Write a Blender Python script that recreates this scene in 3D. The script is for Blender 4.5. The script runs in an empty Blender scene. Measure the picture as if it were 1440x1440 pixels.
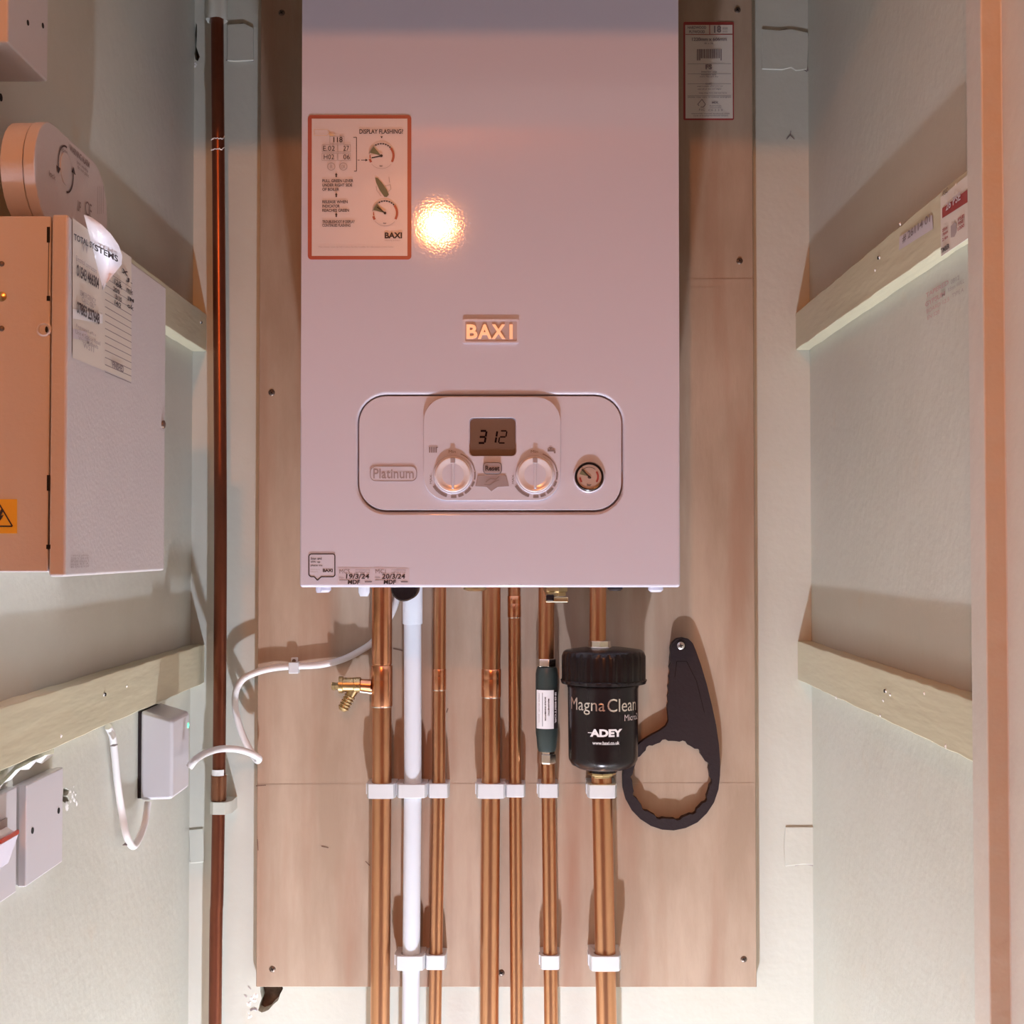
import bpy, bmesh, math, random
from mathutils import Vector, Matrix
random.seed(7)
PI = math.pi
C = bpy.context.scene.collection
# ------------------------------------------------------------------ camera
F = 1880.0
EYE = Vector((0, 0, 1.60))
cam = bpy.data.cameras.new('camera'); cam_o = bpy.data.objects.new('camera', cam); C.objects.link(cam_o)
cam.sensor_fit = 'HORIZONTAL'; cam.sensor_width = 36; cam.lens = F/1440*36; cam.clip_start = .02
cam_o.location = EYE
cam_o.rotation_mode = 'XYZ'
cam_o.rotation_euler = (PI/2+math.atan(50/F), 0, math.atan(5/F))
bpy.context.scene.camera = cam_o
RM = cam_o.rotation_euler.to_matrix()
# ------------------------------------------------------------------ world, lights, exposure
sc = bpy.context.scene
sc.view_settings.view_transform = 'Standard'; sc.view_settings.look = 'None'
sc.view_settings.gamma = 1; sc.view_settings.use_curve_mapping = False
sc.view_settings.exposure = 0.0
w = bpy.data.worlds.new('world'); sc.world = w; w.use_nodes = True
w.node_tree.nodes['Background'].inputs[0].default_value = (.9, .6, .42, 1)
w.node_tree.nodes['Background'].inputs[1].default_value = .05
def lamp(name, loc, col, power, radius):
    l = bpy.data.lights.new(name, 'POINT'); l.color = col; l.energy = power; l.shadow_soft_size = radius
    o = bpy.data.objects.new(name, l); C.objects.link(o); o.location = loc; return o
# bulb on the landing ceiling behind the photographer; white work lamp on the floor at the cupboard sill
lamp('ceiling_bulb_light', (-.20, -.69, 2.43), (1, .325, .088), 39, .023)
lamp('work_lamp_light', (-.01, .90, .04), (.74, .82, 1.0), 100, .02)

# ------------------------------------------------------------------ helpers
def ray(px, py): return RM @ Vector(((px-720)/F, (720-py)/F, -1))
def P(px, py, Y): d = ray(px, py); return EYE + d*(Y/d.y)
def PX(px, py, X): d = ray(px, py); return EYE + d*(X/d.x)
def proj(p):
    d = RM.transposed() @ (Vector(p)-EYE); return 720+F*d.x/-d.z, 720-F*d.y/-d.z

class MB:
    def __init__(s): s.v = []; s.f = []; s.marks = []
    def add(s, vs, fs):
        n = len(s.v); s.v += [Vector(v) for v in vs]; s.f += [tuple(n+i for i in f) for f in fs]; return s
    def box(s, a, b):
        x0, y0, z0 = [min(a[i], b[i]) for i in range(3)]; x1, y1, z1 = [max(a[i], b[i]) for i in range(3)]
        return s.add([(x0,y0,z0),(x1,y0,z0),(x1,y1,z0),(x0,y1,z0),(x0,y0,z1),(x1,y0,z1),(x1,y1,z1),(x0,y1,z1)],
                     [(0,3,2,1),(4,5,6,7),(0,1,5,4),(1,2,6,5),(2,3,7,6),(3,0,4,7)])
    def lathe(s, o, axis, prof, n=32, mod=None):
        axis = Vector(axis).normalized(); o = Vector(o)
        a = axis.orthogonal().normalized(); b = axis.cross(a)
        vs = []; fs = []
        for (r, h) in prof:
            for k in range(n):
                t = 2*PI*k/n; rr = r*(mod(t, h) if mod else 1)
                vs.append(o+axis*h+(a*math.cos(t)+b*math.sin(t))*rr)
        for i in range(len(prof)-1):
            for k in range(n):
                k2 = (k+1) % n; fs.append((i*n+k, i*n+k2, (i+1)*n+k2, (i+1)*n+k))
        fs.append(tuple(reversed(range(n)))); fs.append(tuple((len(prof)-1)*n+k for k in range(n)))
        return s.add(vs, fs)
    def cyl(s, a, b, r, n=24, r2=None):
        a = Vector(a); b = Vector(b); return s.lathe(a, b-a, [(r, 0), (r2 if r2 is not None else r, (b-a).length)], n)
    def tube(s, pts, r, n=14, sub=6):
        pts = [Vector(p) for p in pts]
        if len(pts) > 2 and sub > 1:
            q = [pts[0]*2-pts[1]]+pts+[pts[-1]*2-pts[-2]]; out = []
            for i in range(1, len(q)-2):
                for k in range(sub):
                    t = k/sub; a, b, c, d = q[i-1], q[i], q[i+1], q[i+2]
                    out.append(.5*((2*b)+(c-a)*t+(2*a-5*b+4*c-d)*t*t+(3*b-a-3*c+d)*t**3))
            out.append(pts[-1]); pts = out
        T = (pts[1]-pts[0]).normalized(); N = T.orthogonal().normalized(); vs = []; fs = []
        for i, p in enumerate(pts):
            t = (pts[min(i+1, len(pts)-1)]-pts[max(i-1, 0)]).normalized()
            N = (N-t*N.dot(t)).normalized(); B = t.cross(N)
            rr = r(i/(len(pts)-1)) if callable(r) else r
            for k in range(n):
                a = 2*PI*k/n; vs.append(p+(N*math.cos(a)+B*math.sin(a))*rr)
        for i in range(len(pts)-1):
            for k in range(n):
                k2 = (k+1) % n; fs.append((i*n+k, i*n+k2, (i+1)*n+k2, (i+1)*n+k))
        fs.append(tuple(reversed(range(n)))); fs.append(tuple((len(pts)-1)*n+k for k in range(n)))
        return s.add(vs, fs)
    def strip(s, pts, wdt, u, n):      # flat printed line through world points on a plane with normal n
        nn = Vector(n)
        for a, b in zip(pts[:-1], pts[1:]):
            a = Vector(a); b = Vector(b); d = (b-a)
            if d.length < 1e-7: continue
            side = d.normalized().cross(nn)*wdt/2
            s.add([a-side+nn*u, a+side+nn*u, b+side+nn*u, b-side+nn*u], [(0,1,2,3)])
        return s

def build(name, mb, mat, parent=None, smooth=None, bevel=0, seg=2):
    if name in ('lettering', 'fine_print') and 2 <= len(mb.marks) <= 6:      # each printed line is a piece of its own
        mk = [(0, 0)]+mb.marks[1:]+[(len(mb.v), len(mb.f))]; mb.marks = []
        for (v0, f0), (v1, f1) in zip(mk[:-1], mk[1:]):
            part = MB(); part.v = mb.v[v0:v1]; part.f = [tuple(i-v0 for i in f) for f in mb.f[f0:f1]]
            o = build(name, part, mat, parent, smooth, bevel, seg)
        return o
    base = Vector((0,0,0)); p = parent
    if p is not None:
        q = p
        while q.parent: q = q.parent
        base = q.get('_b'); base = Vector(base) if base is not None else Vector((0,0,0))
    me = bpy.data.meshes.new(name); me.from_pydata([tuple(v-base) for v in mb.v], [], mb.f); me.update()
    bm = bmesh.new(); bm.from_mesh(me); bmesh.ops.remove_doubles(bm, verts=bm.verts, dist=2e-6)
    closed = all(len(e.link_faces) == 2 for e in bm.edges)
    if closed: bmesh.ops.recalc_face_normals(bm, faces=bm.faces)
    bm.to_mesh(me); bm.free()
    if smooth is not None:
        me.polygons.foreach_set('use_smooth', [True]*len(me.polygons)); me.set_sharp_from_angle(angle=math.radians(smooth))
    me.materials.append(mat)
    o = bpy.data.objects.new(name, me); C.objects.link(o); o.parent = parent
    if bevel:
        m = o.modifiers.new('bevel', 'BEVEL'); m.width = bevel; m.segments = seg; m.limit_method = 'ANGLE'; m.angle_limit = math.radians(40)
        m.harden_normals = True
        me.polygons.foreach_set('use_smooth', [True]*len(me.polygons))
        if smooth is None: me.set_sharp_from_angle(angle=math.radians(30))
    return o
def tag(o, label, cat, group=None, kind=None):
    o['label'] = label; o['category'] = cat
    if group: o['group'] = group
    if kind: o['kind'] = kind
    return o
ROOTS = []
def thing(name, loc, label, cat, group=None):
    o = bpy.data.objects.new(name, None); C.objects.link(o); o.location = loc; o.empty_display_size = .02
    o['_b'] = tuple(loc); ROOTS.append(o); return tag(o, label, cat, group)
def struct(name, mb, mat, **k):
    o = build(name, mb, mat, **k); o['kind'] = 'structure'; return o
def copyof(o, off, parent):
    c = o.copy(); C.objects.link(c); c.parent = parent; c.location = Vector(o.location)+Vector(off)
    for ch in list(o.children):
        d = ch.copy(); C.objects.link(d); d.parent = c
    return c

_mesh_cache = {}
def curve_mesh(data):
    o = bpy.data.objects.new('tmp_shape', data); C.objects.link(o)
    dg = bpy.context.evaluated_depsgraph_get(); dg.update()
    me = bpy.data.meshes.new_from_object(o.evaluated_get(dg))
    vs = [v.co.copy() for v in me.vertices]; fs = [tuple(p.vertices) for p in me.polygons]
    bpy.data.objects.remove(o); bpy.data.curves.remove(data); bpy.data.meshes.remove(me)
    return vs, fs
def shape2d(outlines, th):             # filled outlines (holes allowed), local xy, z in 0..th
    cu = bpy.data.curves.new('tmp_shape', 'CURVE'); cu.dimensions = '2D'; cu.fill_mode = 'BOTH'; cu.extrude = th/2
    for pts in outlines:
        sp = cu.splines.new('POLY'); sp.points.add(len(pts)-1)
        for i, p in enumerate(pts): sp.points[i].co = (p[0], p[1], 0, 1)
        sp.use_cyclic_u = True
    vs, fs = curve_mesh(cu)
    return [Vector((v.x, v.y, v.z+th/2)) for v in vs], fs
def slab(mb, outlines, th, o=(0,0,0), r=(1,0,0), u=(0,0,1), n=(0,-1,0)):
    vs, fs = shape2d(outlines, th); o, r, u, n = map(Vector, (o, r, u, n))
    return mb.add([o+r*v.x+u*v.y+n*v.z for v in vs], fs)
def slabF(mb, outlines_px, Y, th):     # outlines in photo pixels lying on the plane y=Y, back face at Y, front at Y-th
    outs = [[((q := P(x, y, Y)).x, q.z) for x, y in o] for o in outlines_px]
    return slab(mb, outs, th, (0, Y, 0))
def rrect(x0, y0, x1, y1, r, n=6):
    pts = []
    for cx, cy, a0 in ((x1-r, y1-r, 0), (x0+r, y1-r, 90), (x0+r, y0+r, 180), (x1-r, y0+r, 270)):
        for k in range(n+1):
            a = math.radians(a0+90*k/n); pts.append((cx+r*math.cos(a), cy+r*math.sin(a)))
    return pts
def circ(cx, cy, r, n=32, ry=None): return [(cx+r*math.cos(2*PI*k/n), cy+(ry or r)*math.sin(2*PI*k/n)) for k in range(n)]
def text_raw(body, bold=0, th=0, spacing=1):
    key = (body, bold, th, spacing)
    if key not in _mesh_cache:
        cu = bpy.data.curves.new('tmp_text', 'FONT'); cu.body = body; cu.size = 1; cu.offset = bold; cu.extrude = th; cu.space_character = spacing
        cu.resolution_u = 3
        vs, fs = curve_mesh(cu)
        if not vs: vs = [Vector((0,0,0))]
        x0 = min(v.x for v in vs); x1 = max(v.x for v in vs); y0 = min(v.y for v in vs); y1 = max(v.y for v in vs)
        _mesh_cache[key] = ([Vector(((v.x-x0)/max(x1-x0, 1e-6), (v.y-y0)/max(y1-y0, 1e-6), v.z)) for v in vs], fs)
    return _mesh_cache[key]
def text(mb, body, o, r, u, n, wd, ht, off=.0006, bold=0, th=0, shear=0, spacing=1):
    vs, fs = text_raw(body, bold, 1 if th else 0, spacing); mb.marks.append((len(mb.v), len(mb.f)))
    o, r, u, n = map(Vector, (o, r, u, n))
    return mb.add([o+r*(v.x*wd+shear*v.y*ht)+u*(v.y*ht)+n*(off+(v.z*th/2 if th else 0)) for v in vs], fs)
def textF(mb, body, x0, y0, x1, y1, Y, **k):      # text filling a photo-pixel rectangle on the plane y=Y
    a = P(x0, y1, Y); b = P(x1, y0, Y)
    return text(mb, body, a, (1,0,0), (0,0,1), (0,-1,0), b.x-a.x, b.z-a.z, **k)
def rectF(mb, x0, y0, x1, y1, Y, off=.0004):
    a = P(x0, y1, Y-off); b = P(x1, y0, Y-off)
    return mb.add([(a.x, Y-off, a.z), (b.x, Y-off, a.z), (b.x, Y-off, b.z), (a.x, Y-off, b.z)], [(0,1,2,3)])
def polyF(mb, pts, Y, off=.0005):
    return mb.add([P(x, y, Y)+Vector((0, -off, 0)) for x, y in pts], [tuple(range(len(pts)))])
def lineF(mb, pts, Y, wpx, off=.0006):
    return mb.strip([P(x, y, Y) for x, y in pts], wpx*Y/F, off, (0,-1,0))
def arcpx(cx, cy, r, a0, a1, n=10):               # degrees clockwise from up
    return [(cx+r*math.sin(math.radians(a0+(a1-a0)*k/n)), cy-r*math.cos(math.radians(a0+(a1-a0)*k/n))) for k in range(n+1)]

# ------------------------------------------------------------------ materials
def mat(name, col, rough=.5, metal=0, col2=None, scale=20, stretch=(1,1,1), lo=.35, hi=.65, bump=0, bscale=200, coat=0, rvar=0, emit=0, spec=None, trans=0, extra=None):
    m = bpy.data.materials.new(name); m.use_nodes = True; nt = m.node_tree; N = nt.nodes; L = nt.links
    b = N['Principled BSDF']; b.inputs['Base Color'].default_value = (*col, 1)
    b.inputs['Roughness'].default_value = rough; b.inputs['Metallic'].default_value = metal
    if spec is not None: b.inputs['Specular IOR Level'].default_value = spec
    if coat: b.inputs['Coat Weight'].default_value = coat; b.inputs['Coat Roughness'].default_value = .06
    if trans: b.inputs['Transmission Weight'].default_value = trans
    if emit: b.inputs['Emission Color'].default_value = (*col, 1); b.inputs['Emission Strength'].default_value = emit
    tc = N.new('ShaderNodeTexCoord'); mp = N.new('ShaderNodeMapping'); mp.inputs['Scale'].default_value = stretch
    L.new(tc.outputs['Object'], mp.inputs[0])
    if col2 or rvar:
        no = N.new('ShaderNodeTexNoise'); no.inputs['Scale'].default_value = scale; no.inputs['Detail'].default_value = 6; no.inputs['Roughness'].default_value = .6
        L.new(mp.outputs[0], no.inputs[0])
        rp = N.new('ShaderNodeMapRange'); rp.inputs[1].default_value = lo; rp.inputs[2].default_value = hi; L.new(no.outputs[0], rp.inputs[0])
        if col2:
            mx = N.new('ShaderNodeMix'); mx.data_type = 'RGBA'; mx.inputs[6].default_value = (*col, 1); mx.inputs[7].default_value = (*col2, 1)
            L.new(rp.outputs[0], mx.inputs[0]); out = mx.outputs[2]
            if extra:      # second layer of marks: (colour, scale, stretch, lo, hi)
                c3, s3, st3, l3, h3 = extra
                mp3 = N.new('ShaderNodeMapping'); mp3.inputs['Scale'].default_value = st3; L.new(tc.outputs['Object'], mp3.inputs[0])
                n3 = N.new('ShaderNodeTexNoise'); n3.inputs['Scale'].default_value = s3; n3.inputs['Detail'].default_value = 4; L.new(mp3.outputs[0], n3.inputs[0])
                r3 = N.new('ShaderNodeMapRange'); r3.inputs[1].default_value = l3; r3.inputs[2].default_value = h3; L.new(n3.outputs[0], r3.inputs[0])
                m3 = N.new('ShaderNodeMix'); m3.data_type = 'RGBA'; m3.inputs[7].default_value = (*c3, 1)
                L.new(out, m3.inputs[6]); L.new(r3.outputs[0], m3.inputs[0]); out = m3.outputs[2]
            L.new(out, b.inputs['Base Color'])
        if rvar:
            r2 = N.new('ShaderNodeMapRange'); r2.inputs[3].default_value = rough-rvar; r2.inputs[4].default_value = rough+rvar; L.new(no.outputs[0], r2.inputs[0]); L.new(r2.outputs[0], b.inputs['Roughness'])
    if bump:
        nb = N.new('ShaderNodeTexNoise'); nb.inputs['Scale'].default_value = bscale; nb.inputs['Detail'].default_value = 3; L.new(mp.outputs[0], nb.inputs[0])
        bp = N.new('ShaderNodeBump'); bp.inputs['Strength'].default_value = bump; bp.inputs['Distance'].default_value = .002
        L.new(nb.outputs[0], bp.inputs['Height']); L.new(bp.outputs[0], b.inputs['Normal'])
    return m
M = {}
M['landing'] = mat('brown landing wallpaper', (.40,.25,.14), .8)
M['wall'] = mat('painted plaster', (.62,.625,.55), .42, col2=(.58,.58,.50), scale=5, bump=.25, bscale=90, extra=((.60,.56,.46), 14, (1,1,1), .66, .78))
M['batten'] = mat('cream painted batten', (.64,.60,.42), .35, col2=(.59,.55,.38), scale=30, stretch=(1,.15,1), bump=.5, bscale=60)
M['frame'] = mat('gloss painted door frame', (.66,.60,.52), .32, col2=(.62,.56,.48), scale=9, bump=.3, bscale=60)
M['ply'] = mat('birch plywood', (.50,.38,.28), .6, col2=(.36,.255,.175), scale=6, stretch=(2.0,1,.5), bump=.15, bscale=120,
               extra=((.34,.18,.11), 7, (3.4,1,.3), .48, .80))
M['plyedge'] = mat('plywood edge', (.42,.30,.20), .7)
M['white'] = mat('boiler white enamel', (.67,.65,.75), .045, bump=.015, bscale=420, spec=.6)
M['panel'] = mat('panel white plastic', (.67,.65,.74), .2)
M['steel'] = mat('white powder coat', (.64,.60,.60), .38, col2=(.61,.57,.57), scale=6, bump=.12, bscale=300)
M['plastic'] = mat('white plastic', (.66,.64,.67), .3)
M['clip'] = mat('clip plastic', (.68,.70,.72), .4)
M['pvc'] = mat('white overflow pipe', (.70,.74,.80), .3)
M['cable'] = mat('white cable sheath', (.80,.78,.77), .35)
M['copper'] = mat('bright copper', (.72,.37,.20), .3, 1, col2=(.58,.28,.145), scale=16, stretch=(1,1,.10), rvar=.04, extra=((.45,.21,.11), 10, (1,1,.25), .55, .8))
M['copper2'] = mat('clean copper fitting', (.80,.38,.20), .24, 1, rvar=.06, col2=(.66,.30,.16), scale=40)
M['oldcopper'] = mat('tarnished copper', (.30,.10,.05), .34, .85, col2=(.16,.05,.03), scale=18, stretch=(1,1,.2), rvar=.1)
M['brass'] = mat('brass', (.58,.43,.22), .28, 1, rvar=.08)
M['nickel'] = mat('nickel nut', (.80,.74,.66), .22, 1, rvar=.08)
M['black'] = mat('black plastic', (.012,.007,.007), .25, spec=.3)
M['dark'] = mat('matte black plastic', (.022,.013,.015), .5, spec=.3, bump=.2, bscale=300)
M['hole'] = mat('dark hole', (.010,.008,.007), .9)
M['cavity'] = mat('broken brown plaster', (.26,.16,.11), .9, col2=(.07,.04,.03), scale=60, bump=.8, bscale=80)
M['chip'] = mat('fresh white plaster', (.86,.85,.82), .8, bump=.6, bscale=200)
M['green'] = mat('dark green inhibitor body', (.030,.045,.042), .38)
M['sticker'] = mat('sticker paper', (.64,.59,.62), .3)
M['paper'] = mat('label paper', (.74,.68,.60), .45)
M['whitepaper'] = mat('white label paper', (.85,.85,.86), .35)
M['red'] = mat('red print', (.36,.05,.045), .35)
M['ink'] = mat('black ink', (.03,.02,.022), .5)
M['greyink'] = mat('grey ink', (.25,.20,.20), .5)
M['softink'] = mat('faded ink', (.42,.36,.35), .5)
M['redfade'] = mat('faded red ink', (.58,.38,.36), .6)
M['greenink'] = mat('olive green ink', (.17,.18,.10), .5)
M['lcd'] = mat('display glass', (.14,.09,.07), .3)
M['lcdink'] = mat('display digits', (.008,.003,.004), .8, spec=.05)
M['silver'] = mat('satin silver', (.36,.31,.33), .35, .1)
M['chrome'] = mat('chrome letters', (.90,.80,.80), .35, .5)
M['knob'] = mat('pearl knob', (.82,.76,.78), .22, .1)
M['gauge'] = mat('gauge face', (.50,.36,.30), .4)
M['yellow'] = mat('yellow warning print', (.85,.50,.03), .4)
M['screw'] = mat('zinc screw', (.20,.15,.12), .45, .9)
M['led'] = mat('green led', (.10,1,.35), .4, emit=2.2)
M['whiteink'] = mat('white print', (.85,.83,.82), .4)
M['foil'] = mat('foil letters', (.88,.78,.70), .25, .9)
M['floor'] = mat('brown floor boards', (.30,.21,.15), .5, col2=(.22,.15,.10), scale=8, stretch=(4,.4,1))
M['neon'] = mat('red switch neon', (.45,.05,.03), .3)
M['clear'] = mat('clear sealant', (.80,.80,.85), .1)

# ------------------------------------------------------------------ structure
XL, XR, YB = -.3967, .361, 1.635     # side walls and back wall of the cupboard
YP = YB-.018                         # front of the plywood
ZC = 2.72
def q2(x, y, Y=YB): p = P(x, y, Y); return (p.x, p.z)
def jag(cx, cy, rx, ry, n=18, a=.22, seed=1):
    rnd = random.Random(seed); return [(cx+rx*(1+rnd.uniform(-a, a))*math.cos(2*PI*k/n), cy+ry*(1+rnd.uniform(-a, a))*math.sin(2*PI*k/n)) for k in range(n)]
hole_a = [(366,1380),(396,1380),(398,1391),(394,1398),(391,1407),(384,1413),(378,1420),(374,1422),(368,1424),(363,1421),(365,1412),(368,1404),(366,1394)]
hole_b = [(274.5,31),(277,34),(277,52),(276,66),(281,80),(278,86),(275,84),(273,74),(273.5,60),(273,44)]
hole_c = circ(1133.5, 84.5, 2.6, 10)
rect = [(XL-.02, 0), (XR+.02, 0), (XR+.02, ZC), (XL-.02, ZC)]
wb = MB(); slab(wb, [rect, [q2(*p) for p in hole_a], [q2(*p) for p in hole_b], [q2(*p) for p in hole_c]], .02, (0, YB+.02, 0))
wall_back = struct('wall_back', wb, M['wall'])
cav = MB().box((XL-.02, YB+.023, 0), (XR+.02, YB+.05, ZC)); build('cavity', cav, M['cavity'], wall_back)
# side walls (left one carries a broken-out hole beside the blank plate)
def PXL(x, y, X=XL): p = PX(x, y, X); return (p.y, p.z)
YN = 1.0
hole_d = [(89,1109),(93,1108),(97,1111),(96,1117),(93,1119),(96,1121),(97,1126),(93,1130),(88,1127)]
wl = MB(); slab(wl, [[(.90,0),(YB,0),(YB,ZC),(.90,ZC)], [PXL(*p) for p in hole_d]], .02, (XL-.02, 0, 0), (0,1,0), (0,0,1), (1,0,0))
wall_left = struct('wall_left', wl, M['wall'])
build('cavity', MB().box((XL-.05, .90, 0), (XL-.03, YB, ZC)), M['hole'], wall_left)
wall_right = struct('wall_right', MB().box((XR, 1.0, 0), (XR+.05, YB, ZC)), M['wall'])
struct('floor', MB().box((-1.6, -2.4, -.04), (1.6, YB+.05, 0)), M['floor'])
struct('ceiling', MB().box((-1.6, -2.4, ZC), (1.6, YB+.05, ZC+.04)), M['landing'])
# landing behind the camera
struct('wall_landing_left', MB().box((-1.6, -2.4, 0), (-1.55, .88, ZC)), M['landing'])
struct('wall_landing_right', MB().box((1.55, -2.4, 0), (1.6, .88, ZC)), M['landing'])
struct('wall_landing_back', MB().box((-1.6, -2.45, 0), (1.6, -2.4, ZC)), M['landing'])
wf = MB(); wf.box((-1.6, .80, 0), (-.45, .90, ZC)); wf.box((.42, .80, 0), (1.6, .90, ZC)); wf.box((-.45, .80, 2.235), (.42, .90, ZC))
struct('wall_front', wf, M['landing'])
# door lining: right jamb with its stop, left jamb, head
j = [PX(1363.5, 700, .335).y, PX(1385, 700, .335).y]
jr = MB(); slab(jr, [[(XR+.0, j[0]), (.335, j[0]), (.335, j[1]), (.3505, j[1]), (.3505, .79), (.44, .79), (.44, 1.0), (XR, 1.0)]], 2.235, (0,0,0), (1,0,0), (0,1,0), (0,0,1))
fr_o = struct('trim_1', jr, M['frame'], bevel=.0015)
jl = MB(); slab(jl, [[(XL-.02, .90), (-.385, .90), (-.385, .79), (-.47, .79), (-.47, .90)]], 2.235, (0,0,0), (1,0,0), (0,1,0), (0,0,1))
struct('trim_2', jl, M['frame'], bevel=.0015)
struct('trim_3', MB().box((-.45, .79, 2.215), (.44, .96, 2.235)), M['frame'], bevel=.0015)

# plaster patches, cracks and chips on the walls
def crackF(pts, wpx, matn='hole', name='crack', Y=YB):
    mb = MB(); lineF(mb, pts, Y, wpx, .0006); return build(name, mb, M[matn], wall_back)
def chipsF(cx, cy, n, sx, sy, size, parent, seed, Y=YB, X=None, name='plaster_chip'):
    rnd = random.Random(seed)
    for i in range(n):
        x = cx+rnd.uniform(-sx, sx); y = cy+rnd.uniform(-sy, sy); s = size*rnd.uniform(.5, 1.3)
        mb = MB(); o = P(x, y, Y) if X is None else PX(x, y, X)
        pts = [Vector((rnd.uniform(.6, 1.2)*math.cos(a*PI/3), rnd.uniform(.6, 1.2)*math.sin(a*PI/3))) for a in range(6)]
        if X is None: vs = [o+Vector((p.x*s, 0, p.y*s)) for p in pts]+[o+Vector((s*.2, -s*.35, s*.1))]
        else: vs = [o+Vector((0, p.x*s, p.y*s)) for p in pts]+[o+Vector((s*.35*(-1 if X > 0 else 1), s*.2, 0))]
        mb.add(vs, [(k, (k+1) % 6, 6) for k in range(6)]); build(name, mb, M['chip'], parent)
def patchF(outline, th, name='plaster_patch'):
    mb = MB(); slabF(mb, [outline], YB+.0005, th+.0005); return build(name, mb, M['wall'], wall_back, bevel=min(th*.7, .0015))
patchF([(1071,41),(1096,43),(1112,41),(1136,46),(1137,60),(1135,98),(1118,100),(1112,96),(1100,99),(1071,98)], .0018)
patchF([(320,36),(345,34),(357,40),(357,86),(330,87),(320,86)], .0022)
patchF([(1104,1162),(1146,1162),(1147,1216),(1130,1215),(1104,1218),(1102,1190)], .0018)
crackF([(1084,44),(1096,43),(1105,41),(1118,43),(1134,46)], 1.2, 'greyink')
crackF([(1098,97),(1106,95),(1112,93),(1118,97),(1130,98),(1135,101)], 1.3, 'greyink')
crackF([(1134,50),(1136,66),(1133,84),(1136,100)], 2.0, 'greyink')
crackF([(318,85),(330,83),(342,85),(357,86)], 1.5, 'greyink'); crackF([(334,35),(340,33),(346,35)], 1.3, 'greyink')
crackF([(1144,1185),(1146,1208),(1148,1219)], 1.8, 'greyink'); crackF([(1118,1217),(1130,1214),(1146,1218)], 1.3, 'softink')
crackF([(1126,1183),(1133,1180),(1136,1184),(1130,1192)], 2.6, 'softink')
crackF([(268,1168),(278,1170),(286,1168)], 2.5, 'softink'); crackF([(269,1180),(270,1198),(268,1212)], 1.8, 'greyink')
patchF([(266,1166),(286,1164),(288,1212),(268,1214)], .0016)
crackF([(1106,196),(1111,190),(1117,196)], 1.2, 'greyink'); crackF([(1111,190),(1112,184)], 1.1, 'greyink')
chipsF(356, 1408, 9, 9, 14, .0026, wall_back, 3); chipsF(352, 1428, 3, 5, 4, .002, wall_back, 8)
crackF([(352,1421),(357,1418),(362,1420)], 2.5, 'greyink'); crackF([(344,1399),(347,1402)], 2.0, 'softink'); crackF([(349,1387),(353,1391)], 1.4, 'softink')
chipsF(103, 1118, 10, 5, 13, .0026, wall_left, 5, X=XL); chipsF(93, 1134, 3, 3, 3, .0035, wall_left, 6, X=XL)
chipsF(276, 92, 4, 3, 6, .002, wall_back, 9)
# faint printed stamp showing through the paint of the right-hand wall
st = MB(); A = lambda x, y: PX(x, y, XR)
def textR(mb, body, x0, y0, x1, ht, X, **k):     # starts at pixel (x0,y0) baseline on right wall, runs towards the camera to pixel column x1
    a = PX(x0, y0, X); L_ = a.y - (X/(ray(x1, y0).x)*ray(x1, y0).y)
    return text(mb, body, a, (0,-1,0), (0,0,1), (-1,0,0), L_, ht, **k)
textR(st, 'GYPSUM', 1302, 432, 1330, .0042, XR, bold=.02); textR(st, 'BOARD 12.5', 1304, 441, 1336, .0034, XR); textR(st, 'EN 520', 1305, 450, 1322, .0034, XR)
textR(st, 'TAPERED', 1303, 419, 1335, .0040, XR, bold=.02)
build('stamp_print', st, M['redfade'], wall_right)
st = MB(); textR(st, '0812', 1338, 400, 1350, .0036, XR); textR(st, '9.5mm WALL', 1334, 411, 1357, .0034, XR); textR(st, 'TYPE A', 1340, 419, 1356, .0034, XR)
build('stamp_print', st, M['softink'], wall_right)

# ------------------------------------------------------------------ shelf battens
def batten(side, z0, z1, label, seed):
    X0 = XL if side < 0 else XR; X1 = X0+.0172*(-side)
    y0 = .93 if side < 0 else 1.0
    r = thing('shelf_batten', (X0, 1.3, z0), label, 'batten', None)
    rnd = random.Random(seed); mb = MB(); n = 28; vs = []
    for i in range(n+1):
        y = y0+(YB-y0)*i/n; w = [rnd.uniform(-.0006, .0006) for _ in range(3)]
        vs += [(X0, y, z0+w[0]), (X1, y, z0+w[0]), (X1+w[2]*.3, y, z1+w[1]), (X0, y, z1+w[1])]
    fs = []
    for i in range(n):
        for k in range(4): fs.append((i*4+k, i*4+(k+1) % 4, (i+1)*4+(k+1) % 4, (i+1)*4+k))
    fs += [(0,1,2,3), tuple(n*4+k for k in (3,2,1,0))]
    mb.add(vs, fs); build('timber', mb, M['batten'], r, bevel=.0012)
    return r, X1
z_ = lambda x, y, X: PX(x, y, X).z
b_ul, xb = batten(-1, 1.6+.2405, 1.6+.286, 'upper cream batten on the left wall, running behind the white steel box', 1)
b_ll, _ = batten(-1, z_(293,958,XL+.0172), z_(291,905,XL+.0172), 'lower cream batten on the left wall above the blank plate', 2)
b_ur, xr = batten(1, z_(1118,493,XR-.0172), z_(1118,441,XR-.0172), 'upper cream batten on the right wall with a red shop sticker', 3)
b_lr, _ = batten(1, z_(1122,956,XR-.0172), z_(1122,902,XR-.0172), 'lower cream batten on the right wall, bare with chipped nail holes', 4)
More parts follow.
